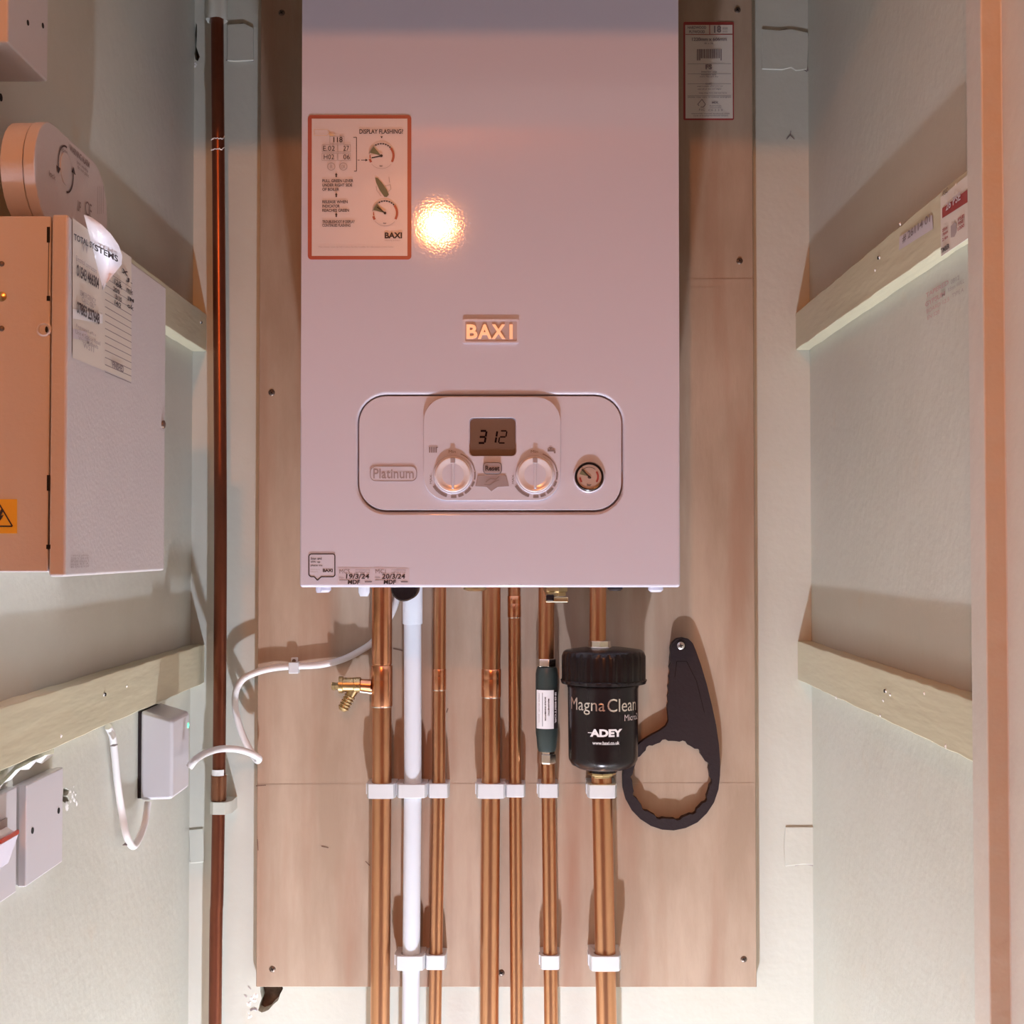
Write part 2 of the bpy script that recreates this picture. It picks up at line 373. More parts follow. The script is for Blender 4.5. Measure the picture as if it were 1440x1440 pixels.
for (root, X, pts) in ((b_lr, xr, [(1246,972),(1252,977),(1242,985),(1300,975),(1238,1006),(1330,1050),(1176,981)]), (b_ur, xr, [(1237,362),(1231,380),(1266,315),(1345,260)]), (b_ll, xb, [(146,977),(178,965),(86,1035)]), (b_ul, xb, [(282,453)])):
    for i, (x, y) in enumerate(pts):
        rnd = random.Random(i); o = PX(x, y, X); s = .0022; sg = -1 if X > 0 else 1
        mb = MB().add([o+Vector((0, s*rnd.uniform(.6,1.2)*math.cos(a*PI/3), s*rnd.uniform(.6,1.2)*math.sin(a*PI/3))) for a in range(6)]+[o+Vector((sg*.0012, 0, .0005))], [(k,(k+1)%6,6) for k in range(6)])
        build('paint_chip', mb, M['chip'], root)
        if i == 0: build('nail_hole', MB().cyl(o+Vector((0,.002,0)), o+Vector((sg*.0014,.002,0)), .0016, 10), M['hole'], root)
# stickers on the upper right batten
def quadX(mb, pts, X, off=.0004):
    sg = -1 if X > 0 else 1
    return mb.add([PX(x, y, X+sg*off) for x, y in pts], [tuple(range(len(pts)))])
Xs = xr-.0008
ya = PX(1323, 330, Xs).y; yb_ = PX(1361, 300, Xs).y
s1 = MB(); s1.box((xr-.0001, yb_, PX(1323, 361, Xs).z), (Xs, ya, PX(1323, 277, Xs).z))
sk = build('shop_sticker', s1, M['paper'], b_ur); sk['label'] = 'white sticker with a red top band'
m_ = MB(); quadX(m_, [(1325,293),(1325,307),(1361,284),(1361,266)], Xs); build('red_band', m_, M['red'], sk)
m_ = MB()
for k, (x0, x1, y0, bd) in enumerate(((1326,1333,327,'25mm'),(1326,1334,333,'19mm'),(1326,1334,340,'2.4m'),(1348,1357,312,'PSE'),(1348,1356,318,'PINE'),(1348,1357,325,'1200'))):
    textR(m_, bd, x0, y0, x1, .0027, Xs-.0003, bold=.03)
build('lettering', m_, M['red'], sk)
m_ = MB(); textR(m_, 'TIMBER', 1324, 357, 1336, .004, Xs-.0003, bold=.03); textR(m_, 'FSC', 1327, 276, 1334, .004, Xs-.0003)
build('lettering', m_, M['ink'], sk)
m_ = MB(); textR(m_, '26 PSE', 1331, 297, 1352, .0065, Xs-.0006, bold=.02); build('lettering', m_, M['sticker'], sk)
m_ = MB(); quadX(m_, [(1337,318),(1342,312),(1345,314),(1345,326),(1342,333),(1337,334)], Xs); build('board_picture', m_, M['softink'], sk)
m_ = MB(); quadX(m_, [(1265,333),(1264,352),(1312,322),(1311,302)], xr, .0004); sk = build('price_label', m_, M['sticker'], b_ur); sk['label'] = 'small white label with handwritten number'
m_ = MB(); textR(m_, '# 26114 01', 1270, 343, 1309, .0075, xr-.0005, bold=.015); build('lettering', m_, M['greyink'], sk)

# ------------------------------------------------------------------ plywood board
pa = P(360, 1388, YP); pb = P(1063, 720, YP)
ply = thing('plywood_board', (0, YP, pa.z), 'large pale plywood board on the back wall carrying the boiler and pipes', 'board')
bd = MB().box((pa.x, YP, pa.z), (P(1061, 720, YP).x, YB-.0006, 2.35)); build('board', bd, M['ply'], ply, bevel=.001)
def screw(x, y, Y, r, parent, dark=False):
    o = P(x, y, Y); mb = MB(); mb.lathe(o+Vector((0,.0006,0)), (0,-1,0), [(r*.9, 0), (r, .0006), (r*.75, .0016), (r*.2, .0018)], 16)
    s = build('screw', mb, M['screw'], parent, smooth=50)
    c = MB()
    for a in (.5, .5+PI/2):
        d = Vector((math.cos(a), 0, math.sin(a)))*r*.6; e = Vector((-math.sin(a), 0, math.cos(a)))*r*.13
        b = o+Vector((0, -.00145, 0)); c.add([b-d-e, b+d-e, b+d+e, b-d+e], [(0,1,2,3)])
    build('cross_slot', c, M['hole'], s); return s
for (x, y) in ((382,552),(1040,367),(383,1363),(1046,1349),(705,1368),(1037,14),(396,18)):
    screw(x, y, YP, .0040, ply)
seam = mat('veneer seam', (.40,.29,.21), .7); dscr = mat('dark scratch', (.16,.09,.06), .8)
for p_, w_ in (([(957,393),(1060,392)], .9), ([(957,404),(1010,404)], .7), ([(362,1103),(1060,1101)], .6)):
    m_ = MB(); lineF(m_, p_, YP, w_, .0003); build('veneer_seam', m_, seam, ply)
for pts in ([(360,1105),(374,1104)],[(553,912),(566,915)],[(452,1190),(462,1192)],[(514,1211),(520,1217)],[(362,1180),(363,1196)],[(628,1002),(630,996)]):
    m_ = MB(); lineF(m_, pts, YP, 1.4, .0004); build('scratch', m_, dscr, ply)
# product label on the board
m_ = MB(); slabF(m_, [rrect(961, 31, 1032, 169, 2, 3)], YP, .0005); lb = build('product_label', m_, M['red'], ply); lb['label'] = 'white product label with red border'
Yl = YP-.0005
m_ = MB(); rectF(m_, 964, 35, 1030, 166.5, Yl); build('label_face', m_, M['paper'], lb)
m_ = MB(); rectF(m_, 964, 48, 1030, 49, Yl, .0007); rectF(m_, 997.5, 35, 998.5, 48, Yl, .0007); build('red_rule', m_, M['red'], lb)
m_ = MB()
textF(m_, 'HARDWOOD', 967, 37, 993, 41, Yl, off=.0009, bold=.03); textF(m_, 'PLYWOOD', 969, 43, 991, 47, Yl, off=.0009, bold=.03)
textF(m_, '18', 1004, 36.5, 1014, 46.5, Yl, off=.0009, bold=.03); textF(m_, 'mm', 1016, 39, 1023, 42, Yl, off=.0009); textF(m_, 'thick', 1016, 43.5, 1023, 46, Yl, off=.0009)
textF(m_, '1220mm x 606mm', 973, 53, 1022, 58, Yl, off=.0009, bold=.03); textF(m_, '4ft x 2ft', 990, 60, 1003, 62.5, Yl, off=.0009)
x = 980
rnd = random.Random(3)
while x < 1015:
    wv = rnd.choice((.6, 1, 1.6)); rectF(m_, x, 69, x+wv, 82 if 984 < x < 1012 else 85, Yl, .0009); x += wv+rnd.choice((.6, 1.0))
textF(m_, 'FS', 992, 91, 1001, 98, Yl, off=.0009, bold=.04)
for k, (x0, x1, y, s_) in enumerate(((986,1008,101,'interior use'),(986,1007,105,'moisture care'),(984,1010,108,'store flat and dry'),(992,1001,118,'CARE'),(980,1016,121.5,'wear a mask when you cut'),(981,1014,125.5,'seal all of the cut edges'),(983,1022,131,'keep away from heat and damp'),(967,1028,137,'sheets may vary in colour and grain'),(972,1026,160,'responsibly sourced hardwood sheet'),(975,1024,163,'made of tropical hardwood veneers'))):
    textF(m_, s_, x0, y-1, x1, y+1.4, Yl, off=.0009, bold=.01)
for y in (89.5, 103.5, 117.5, 134.5): rectF(m_, 967, y, 1028, y+.6, Yl, .0009)
lineF(m_, [(983,149),(981,147),(987,140),(992,147),(989,151),(985,151)], Yl, 1.0, .0009); textF(m_, 'FSC', 983, 153, 991, 156, Yl, off=.0009)
textF(m_, 'MIX', 1001, 143, 1010, 146, Yl, off=.0009, bold=.03); textF(m_, 'Board from', 998, 148, 1014, 150, Yl, off=.0009); textF(m_, 'responsible', 998, 151, 1014, 153, Yl, off=.0009); textF(m_, 'C0 2 3 9', 996, 154, 1016, 156.5, Yl, off=.0009)
build('lettering', m_, M['greyink'], lb)

# ------------------------------------------------------------------ boiler
YF = 1.368
bl = P(421, 826, YF); br = P(957, 826, YF); ZT = 2.27
boiler = thing('gas_boiler', (0, YF, bl.z), 'white wall-hung combination boiler with two knobs and a small display', 'boiler')
CUT = rrect(503, 555, 876, 720, 40, 8)
def toF(pts, Y): return [((q := P(x, y, Y)).x, q.z) for x, y in pts]
m_ = MB(); inn = toF(CUT, YF); n_ = len(inn); q_ = n_//4; icx = (inn[0][0]+inn[q_][0])/2
cor = [(br.x, bl.z), (bl.x, bl.z), (bl.x, ZT), (br.x, ZT)]      # photo-pixel y runs down, so the first corner group is the lower right one
out_ = []
for g_ in range(4):
    c_ = cor[g_]; h_ = q_//2
    for k in range(q_):
        p_ = inn[g_*q_+k]
        if k == h_: out_.append(c_)
        elif (k < h_) == (g_ in (0, 2)): out_.append((c_[0], p_[1]))
        else: out_.append((p_[0], c_[1]))
vs = []; fs = []
for Y_ in (YF, YF+.0075):
    vs += [(x, Y_, z) for x, z in inn]+[(x, Y_, z) for x, z in out_]
for i in range(n_):
    k = (i+1) % n_
    fs += [(i, k, n_+k, n_+i), (2*n_+i, 3*n_+i, 3*n_+k, 2*n_+k), (i, 2*n_+i, 2*n_+k, k), (n_+i, n_+k, 3*n_+k, 3*n_+i)]
m_.add(vs, fs)
build('front_cover', m_, M['white'], boiler, bevel=.0032, seg=4)
m_ = MB().box((bl.x+.0004, YF+.0085, bl.z+.0005), (br.x-.0004, YP-.0025, ZT)); build('casing', m_, M['white'], boiler, bevel=.002)
YQ = YF+.0012      # control panel face
m_ = MB(); slabF(m_, [rrect(506, 558, 873, 717.5, 38, 8)], YF+.008, .008-.0012); cp = build('control_panel', m_, M['panel'], boiler, bevel=.0028, seg=4)
YD = YQ-.0032      # raised pad
LCDC = rrect(660, 588, 726, 641.5, 6, 4)
m_ = MB(); slabF(m_, [rrect(596, 558.5, 788, 704, 34, 8), LCDC], YQ+.0002, .0034); build('raised_pad', m_, M['panel'], cp, bevel=.003, seg=5)
m_ = MB(); slabF(m_, [rrect(661, 589, 725, 641, 6, 4)], YQ, .0012); dp = build('display', m_, M['lcd'], boiler, bevel=.0003); dp['label'] = 'brown display showing 312'
# seven segment digits
SEG = {'3': 'abcdg', '1': 'bc', '2': 'abged'}
m_ = MB(); Yv = YQ-.0012
for ch, cx in (('3', 678.5), ('1', 693.5), ('2', 707)):
    h = 17; wd = 9; cy = 614.5
    sh = lambda x, y: (cx+x-(y)*.16, cy+y)
    S = {'a': ((-wd/2,-h/2),(wd/2,-h/2)), 'b': ((wd/2,-h/2),(wd/2,0)), 'c': ((wd/2,0),(wd/2,h/2)), 'd': ((-wd/2,h/2),(wd/2,h/2)), 'e': ((-wd/2,0),(-wd/2,h/2)), 'f': ((-wd/2,-h/2),(-wd/2,0)), 'g': ((-wd/2,0),(wd/2,0))}
    for s_ in SEG[ch]:
        a, b = S[s_]; ln = math.hypot(b[0]-a[0], b[1]-a[1]); t = .6/ln
        a2 = (a[0]+(b[0]-a[0])*t, a[1]+(b[1]-a[1])*t); b2 = (b[0]-(b[0]-a[0])*t, b[1]-(b[1]-a[1])*t)
        lineF(m_, [sh(*a2), sh(*b2)], Yv, 2.7 if ch != '2' else 1.8, .0002)
build('digits', m_, M['lcdink'], dp)
def knob(cx, cy):
    o = P(cx, cy, YD); s = YF/F; R = 25.5*s
    ring = MB(); ring.lathe(o+Vector((0,.0004,0)), (0,-1,0), [(R*1.08,0),(R*1.08,.0008),(R*1.03,.0020),(R*.97,.0020)], 48)
    mb = MB(); mb.lathe(o, (0,-1,0), [(R*.97,.0010),(R*.97,.0022),(R*.945,.0028),(R*.90,.0030),(R*.80,.0022),(R*.6,.0016),(R*.3,.0012),(R*.02,.0011)], 48)
    k = build('knob', mb, M['knob'], boiler, smooth=45)
    build('knob_ring', ring, M['panel'], k, smooth=45)
    g = MB().box(o+Vector((-.0014,-.0010,-R*.78)), o+Vector((.0014,-.0042,R*.84))); build('grip', g, M['panel'], k, bevel=.001, seg=3)
    g = MB().box(o+Vector((-.0024,-.0028,R*.62)), o+Vector((.0024,-.0045,R*.93))); build('pointer', g, M['silver'], k, bevel=.0006)
    d = MB()
    for a0, a1, w_ in ((20, 80, 1.2), (83, 103, 2.2), (108, 122, 3.2), (127, 147, 3.6), (152, 166, 3.8), (171, 185, 4.0), (196, 240, 4.0)):
        lineF(d, arcpx(cx, cy, 31, a0, a1, 8), YD, w_, .0005)
    build('dial_marks', d, M['greyink'], k)
    d = MB(); textF(d, 'Min', cx-6, cy-34.5, cx+4, cy-30.5, YD, off=.0005)
    a = P(cx-29.5, cy+13, YD); text(d, 'MAX', a, (0,0,1), (-1,0,0), (0,-1,0), 13*s, 3.2*s, off=.0005)
    build('lettering', d, M['greyink'], k)
knob(637, 667.5); knob(752.5, 667.5)
m_ = MB()
for k in range(4): rectF(m_, 603.3+3*k, 628.5, 605.3+3*k, 636.5, YD, .0005)
rectF(m_, 613.5, 628.5, 616, 629.8, YD, .0005)
build('radiator_symbol', m_, M['greyink'], cp)
m_ = MB(); polyF(m_, [(770,632),(779,632),(781,634),(781.5,637.5),(779,637.5),(778.5,635),(770,635)], YD); rectF(m_, 773.5, 629.5, 775, 632, YD, .0005); rectF(m_, 771.5, 629, 777, 630.2, YD, .0005)
build('tap_symbol', m_, M['greyink'], cp)
m_ = MB(); slabF(m_, [rrect(680, 651, 705, 666, 4.5, 4)], YD, .0022); rb = build('reset_button', m_, M['silver'], boiler, bevel=.0009, seg=3)
m_ = MB()
pts = rrect(680, 651, 705, 666, 4.5, 4); lineF(m_, pts+[pts[0]], YD, 1.5, .0004); build('button_gap', m_, M['ink'], rb)
m_ = MB(); textF(m_, 'Reset', 682.5, 655, 702.5, 662, YD-.0022, off=.0004, bold=.03); build('lettering', m_, M['ink'], rb)
m_ = MB(); slabF(m_, [[(672,668.5),(711.5,668.5),(715.5,684),(700,685),(691,691),(684,685),(668.5,684)]], YD, .0007); em = build('energy_emblem', m_, M['silver'], boiler, bevel=.0002)
m_ = MB(); lineF(m_, [(683,678),(690,673),(697,674),(702,670)], YD-.0007, 1.2, .0003); lineF(m_, [(681,681),(689,682),(696,677),(702,675)], YD-.0007, 1.0, .0003); build('swoosh', m_, M['greyink'], em)
# pressure gauge
go = P(828.5, 670.5, YQ); s = YF/F
m_ = MB(); m_.lathe(go+Vector((0,.0003,0)), (0,-1,0), [(22.5*s,0),(22.5*s,.0014),(21*s,.0022),(20*s,.0010),(19.5*s,.0006)], 48); gg = build('pressure_gauge', m_, M['panel'], boiler, smooth=40)
m_ = MB(); m_.lathe(go, (0,-1,0), [(20*s,.0006),(20*s,.0020),(18.8*s,.0027),(17.2*s,.0025),(17*s,.0016)], 48); build('bezel', m_, M['black'], gg, smooth=40)
Yg = YQ-.0018
m_ = MB(); polyF(m_, circ(828.5, 670.5, 17.2, 40), Yg, 0); build('gauge_face', m_, M['gauge'], gg)
m_ = MB(); lineF(m_, arcpx(828.5, 670.5, 12.5, 55, 125), Yg, 2.6, .0003); lineF(m_, arcpx(828.5, 670.5, 13, -125, -95), Yg, 2.6, .0003); build('red_arc', m_, M['red'], gg)
m_ = MB(); polyF(m_, [(828,670)]+arcpx(828.5, 670.5, 14, -75, -35), Yg, .0003); build('green_zone', m_, M['greenink'], gg)
m_ = MB(); lineF(m_, [(818,660),(831,672.5)], Yg, 2.0, .0006); lineF(m_, circ(828.5,671,1.5,8)+[(830,671)], Yg, 1.5, .0007)
lineF(m_, arcpx(828.5, 670.5, 13.5, -35, 40), Yg, .7, .0004); textF(m_, 'bar', 825.5, 680, 831.5, 683.5, Yg, off=.0004, bold=.02)
build('needle', m_, M['ink'], gg)
# name badge and maker's emblem
m_ = MB(); slabF(m_, [rrect(521, 656, 586, 676.5, 8, 5)], YQ, .0007); nb = build('name_badge', m_, M['panel'], boiler, bevel=.0005, seg=3)
m_ = MB(); pts = rrect(521, 656, 586, 676.5, 8, 5); lineF(m_, pts+[pts[0]], YQ, 1.1, .0009); textF(m_, 'Platinum', 525, 659, 582, 673, YQ, off=.0010, bold=.012); build('lettering', m_, M['silver'], nb)
m_ = MB(); slabF(m_, [rrect(651, 449, 730, 483, 3, 3), rrect(654, 452, 727, 480.5, 2, 3)], YF, .0013); eb = build('maker_emblem', m_, M['panel'], boiler, bevel=.0006, seg=3)
m_ = MB(); rectF(m_, 653, 451, 728, 481.5, YF, .0007); build('emblem_ground', m_, mat('emblem ground', (.50,.42,.44), .35), eb)
m_ = MB()
for ch, x0, x1 in (('B', 656, 671.5), ('A', 672, 691.5), ('X', 691.5, 710.5), ('I', 716.5, 721)):
    textF(m_, ch, x0, 456.5, x1, 477, YF, off=.0010, bold=.03, th=.0014)
build('lettering', m_, M['chrome'], eb)
# instruction sticker
m_ = MB(); slabF(m_, [rrect(433, 162, 578.5, 365, 5, 4)], YF, .0004); sk = build('instruction_sticker', m_, M['red'], boiler); sk['label'] = 'instruction sticker with red border and two gauges'
Yk = YF-.0004
m_ = MB()
nx, ny = 14, 18; x0, x1, y0, y1 = 438.5, 573, 167, 360; vs = []
for j_ in range(ny+1):
    for i in range(nx+1):
        x = x0+(x1-x0)*i/nx; y = y0+(y1-y0)*j_/ny
        b = .0004+.00035*max(0, 1-abs((y-(262-(x-500)*.22))/9))*(x > 500)+.0003*max(0, 1-abs((y-(292-(x-460)*.03))/7))
        vs.append(P(x, y, Yk)+Vector((0,-b,0)))
fs = [(j_*(nx+1)+i, (j_+1)*(nx+1)+i, (j_+1)*(nx+1)+i+1, j_*(nx+1)+i+1) for j_ in range(ny) for i in range(nx)]
m_.add(vs, fs); build('sticker_face', m_, M['sticker'], sk, smooth=80)
ink = MB(); soft = MB(); red = MB(); grn = MB(); yel = MB()
kw = dict(off=.0010)
textF(ink, 'DISPLAY FLASHING?', 505.5, 182, 567, 188.5, Yk, bold=.02, **kw)
textF(ink, '118', 469, 193, 482, 200.5, Yk, bold=.02, **kw); textF(ink, 'E.02', 454.5, 205.5, 471, 212.5, Yk, **kw); textF(ink, '27', 483, 205.5, 491, 212.5, Yk, **kw)
textF(ink, 'H02', 455.5, 217.5, 470, 224.5, Yk, **kw); textF(ink, '06', 483, 217.5, 492, 224.5, Yk, **kw)
for r_ in ((453,204,474.5,214),(475.5,204,493,214),(453,216,474.5,226),(475.5,216,493,226),(464,192,484,202)):
    q = [(r_[0],r_[1]),(r_[2],r_[1]),(r_[2],r_[3]),(r_[0],r_[3]),(r_[0],r_[1])]; lineF(soft, q, Yk, .6, .001)
for cx in (466, 483): lineF(soft, arcpx(cx, 234.5, 5.2, 0, 360, 20), Yk, 1.0, .001)
textF(soft, 'R', 464.5, 232, 468, 237.5, Yk, **kw); textF(soft, 'OK', 480, 232, 486, 237.5, Yk, **kw)
lineF(ink, [(497,193.5),(501.5,193.5),(501.5,241),(498,241)], Yk, .9, .001)
lineF(ink, [(503,225.5),(506,225.5)], Yk, .8, .001); lineF(ink, [(508,225.5),(515,225.5)], Yk, .9, .001); polyF(ink, [(514,223.5),(517.5,225.5),(514,227.5)], Yk, .001)
for y in (246.5, 274.5, 302.5): polyF(ink, [(473,y-3.5),(474.8,y),(474,y),(474,y+3),(472,y+3),(472,y),(471.2,y)], Yk, .001)
for s_, x1_, y, pth in (('PULL GREEN LEVER',497,254.5,ink),('UNDER RIGHT SIDE',495.5,260.5,ink),('OF BOILER',477,266.5,ink),('RELEASE WHEN',489,284,ink),('INDICATOR',478,290,ink),('REACHES GREEN',491,296,ink),('TROUBLESHOOT IF DISPLAY',499,312,ink),('CONTINUES FLASHING',493,317,ink)):
    textF(pth, s_, 453.5, y-2.0, x1_, y+2.2, Yk, bold=.02, **kw)
for cx, cy, nd in ((536.5, 219.5, -102), (541.5, 300, -52)):
    red = MB(); grn = MB()
    lineF(red, arcpx(cx, cy, 17, 50, 120, 12), Yk, 3.2, .001); lineF(red, arcpx(cx, cy, 17, -122, -105, 4), Yk, 3.2, .001)
    lineF(red, arcpx(cx, cy, 16, -102, -85, 4), Yk, 1.5, .001)
    lineF(soft, arcpx(cx, cy, 17.5, -80, 45, 16), Yk, 1.6, .001); lineF(soft, arcpx(cx, cy, 18, 130, 230, 12), Yk, .5, .001)
    for a in range(-30, 50, 12): lineF(ink, arcpx(cx, cy, 17, a, a+6, 2), Yk, 2.0, .0011)
    polyF(grn, [(cx, cy)]+arcpx(cx, cy, 17, -75, -40, 5), Yk, .001)
    a = math.radians(nd); lineF(ink, [(cx, cy), (cx+14*math.sin(a), cy-14*math.cos(a))], Yk, 1.7, .0013); polyF(ink, circ(cx, cy, 2, 10), Yk, .0014)
    textF(ink, 'bar', cx-2.5, cy+13, cx+2, cy+15, Yk, bold=.02, **kw)
    build('red_scale', red, M['red'], sk); build('green_zone', grn, M['greenink'], sk)
grn = MB()
polyF(grn, [(527.5,250),(531,250.5),(537,257),(544,267),(547,274),(544,277.5),(540.5,277),(534,268),(529,257)], Yk, .001)
lineF(soft, [(529,262),(530,268),(536,276)], Yk, .8, .001); lineF(soft, [(541,262),(549,260),(550,266),(546,270)], Yk, .8, .001); lineF(soft, [(547,249),(548,257)], Yk, .8, .001)
polyF(ink, [(535,192),(538.5,192),(536.8,195)], Yk, .001)
lineF(yel, [(442,182.5),(460,182.5),(464,186),(460,191),(442,191),(442,182.5)], Yk, .6, .001); polyF(yel, [(462,187),(474,191.5),(464,192)], Yk, .001)
textF(ink, 'BAXI', 541, 327, 565.5, 335.5, Yk, bold=.04, **kw); textF(soft, 'Heating at heart', 541.5, 337.5, 563, 339.5, Yk, **kw)
textF(soft, 'This sticker must be left in place by the installer for the owner of the boiler', 448, 346.5, 554, 349, Yk, **kw)
build('lettering', ink, M['ink'], sk); build('fine_print', soft, M['softink'], sk); build('green_lever', grn, M['greenink'], sk); build('yellow_print', yel, mat('pale yellow print', (.70,.50,.30), .4), sk)
# speech-bubble sticker, service labels
m_ = MB(); bub = [(437,779),(469,779),(471,781),(471,809),(469,811),(452,811),(446.5,816),(442,811),(437,811),(434.5,808.5),(434.5,781.5)]
slabF(m_, [bub], YF, .0003); sk = build('speech_bubble_sticker', m_, M['panel'], boiler)
m_ = MB(); lineF(m_, bub+[bub[0]], YF, 1.5, .0006)
for s_, x1_, y in (('Scan and',452.5,785.5),('sign up',450.5,790.5),('please me',453.5,795.5)): textF(m_, s_, 437, y-1.8, x1_, y+1.6, YF, off=.0006, bold=.02)
textF(m_, 'BAXI', 454, 800, 468, 804.5, YF, off=.0006, bold=.04); build('lettering', m_, M['ink'], sk)
m_ = MB(); textF(m_, 'Heating at', 437, 799.8, 450, 801.6, YF, off=.0006); textF(m_, 'Heart', 437, 803, 447, 804.8, YF, off=.0006); build('fine_print', m_, M['softink'], sk)
for x0, s1_, s2_ in ((475, 'MCS', '19/3/24'), (525.5, 'MCI', '20/3/24')):
    m_ = MB(); slabF(m_, [[(x0,798),(x0+50,799),(x0+50,822),(x0,822)]], YF, .0002); sk = build('service_label', m_, mat('service label film', (.66,.60,.67), .25), boiler)
    m_ = MB(); textF(m_, s1_, x0+2.5, 800.5, x0+17, 806.5, YF, off=.0005); textF(m_, 'Commissioning', x0+25, 800.5, x0+45, 802.5, YF, off=.0005); textF(m_, 'certificate of work', x0+25, 803.3, x0+45, 805.3, YF, off=.0005)
    textF(m_, 'Date', x0+2, 811, x0+9, 813, YF, off=.0005); rectF(m_, x0+2, 815.2, x0+14, 816.2, YF, .0005); build('lettering', m_, M['greyink'], sk)
    m_ = MB(); textF(m_, s2_, x0+11.5, 807, x0+44, 814, YF, off=.0006, bold=.02, shear=.1); textF(m_, 'MDF', x0+14, 815.5, x0+31, 821.5, YF, off=.0006, bold=.03, shear=.1)
    rectF(m_, x0+38, 817.5, x0+48, 818.6, YF, .0006); build('handwriting', m_, M['ink'], sk)
# feet and outlets under the casing
def under(x, y, r, h, Y, matn, name='casing_foot', n=20):
    o = P(x, y, Y); zt = bl.z-.0002
    return build(name, MB().lathe((o.x, Y, zt), (0,0,-1), [(r, 0), (r, h*.6), (r*.7, h)], n), M[matn], boiler, smooth=40)
under(455, 826, .008, .006, 1.40, 'white'); under(448, 826, .003, .006, 1.39, 'white'); under(512, 826, .006, .010, 1.40, 'clear'); under(865, 826, .008, .005, 1.42, 'dark'); under(922, 826, .008, .0055, 1.40, 'white'); under(668, 826, .012, .0045, 1.40, 'brass')
m_ = MB(); o = P(571, 829, 1.475); m_.lathe((o.x, 1.445, o.z+.002), (0,1,0), [(.0125,0),(.0140,.002),(.0140,.05)], 32); build('condensate_outlet', m_, M['black'], boiler, smooth=40)

# ------------------------------------------------------------------ pipes
sY = lambda Y: Y/F
def collar(mb, o, r, h): mb.lathe(Vector(o)-Vector((0,0,h/2)), (0,0,1), [(r*.97,0),(r,.0006),(r,h-.0006),(r*.97,h)], 32)
def pipe(px, Y, wpx, label, y_top=None, y_bot=1500, name='copper_pipe', matn='copper', fit=()):
    """px: list of (x,y) photo points of the pipe axis; fit: (y0,y1,width) fittings"""
    pts = [P(x, y, Y) for x, y in px]
    pts = sorted(pts, key=lambda p: -p.z)
    if y_top is None: pts[0] = Vector((pts[0].x, Y, bl.z-.0003))
    if y_bot == 1500:
        d = (pts[-1]-pts[-2]).normalized(); k = (pts[-1].z-.001)/-d.z; pts.append(Vector((pts[-1].x, Y, .001)))
    r = wpx/2*sY(Y)
    t = thing(name, tuple(pts[-1]), label, 'pipe')
    build('tube', MB().tube(pts, r, 28, 1), M[matn], t, smooth=50)
    def at(y):
        for a, b in zip(pts[:-1], pts[1:]):
            ya, yb = proj(a)[1], proj(b)[1]
            if ya <= y <= yb or b is pts[-1]: k = (y-ya)/(yb-ya); return a+(b-a)*k
    for (y0, y1, w_) in fit:
        a = at(y0); b = at(y1); R = w_/2*sY(Y)
        L_ = (b-a).length; m_ = MB(); m_.lathe(a, b-a, [(R*.96,0),(R,.0008),(R,L_*.32),(R*.985,L_*.34),(R*.985,L_*.36),(R,L_*.38),(R,L_-.0008),(R*.96,L_)], 32)
        build('coupling', m_, M['copper2'], t, smooth=50)
        m_ = MB(); m_.lathe(b, b-a, [(R*.99,0),(R*.96,.0012)], 32); build('solder_ring', m_, M['nickel'], t, smooth=50)
    return t, at, pts, r
Y1 = 1.592
p1, at1, pts1, r1 = pipe([(537,820),(537,1100),(534.5,1440)], Y1, 27, 'copper pipe with the brass drain cock, leftmost under the boiler', fit=((936,993,30),))
m_ = MB(); a = at1(935); m_.lathe(Vector((a.x, Y1, bl.z-.0006)), (0,0,-1), [(r1*1.06,0),(r1*1.06,bl.z-a.z-.003),(r1*1.01,bl.z-a.z-.001)], 32); build('upper_sleeve', m_, M['copper2'], p1, smooth=50)
p2, at2, pts2, r2 = pipe([(580,820),(580.5,1100),(577.5,1440)], 1.592, 24.5, 'white plastic condensate pipe between two copper pipes', name='condensate_pipe', matn='pvc')
m_ = MB(); a = at2(877); m_.lathe(Vector((a.x, 1.592, bl.z-.0006)), (0,0,-1), [(r2*1.14,0),(r2*1.14,bl.z-a.z-.001),(r2*1.10,bl.z-a.z)], 32); build('socket', m_, M['pvc'], p2, smooth=50)
p3, at3, _, r3 = pipe([(618.5,820),(617,1100),(611.5,1440)], 1.596, 18.2, 'thin copper pipe just right of the white plastic pipe', fit=((941,970,19.5),))
p4, at4, _, r4 = pipe([(691,820),(690.5,1100),(688,1440)], 1.592, 26, 'thick copper pipe below the centre of the boiler', fit=((941,980,27.8),))
p5, at5, _, r5 = pipe([(723,820),(724.5,1100),(726.5,1440)], 1.596, 17.6, 'thin copper pipe right beside the thick central pipe', fit=((838,868,19),))
p6u, at6u, _, _ = pipe([(768.5,820),(768,928)], 1.592, 22.5, 'short copper pipe between the boiler and the green scale inhibitor', y_bot=0)
p6, at6, _, r6 = pipe([(770.5,1070),(771,1100),(775,1440)], 1.592, 19.5, 'copper pipe running down from the green scale inhibitor', y_top=1)
Y7 = 1.5645
p7u, at7u, _, _ = pipe([(841,820),(840.5,902)], Y7, 23.5, 'short copper pipe between the boiler and the black filter', y_bot=0)
p7, at7, _, r7 = pipe([(845.5,1086),(846.5,1110),(853,1440)], 1.584, 28.5, 'copper pipe running down from the black magnetic filter', y_top=1)
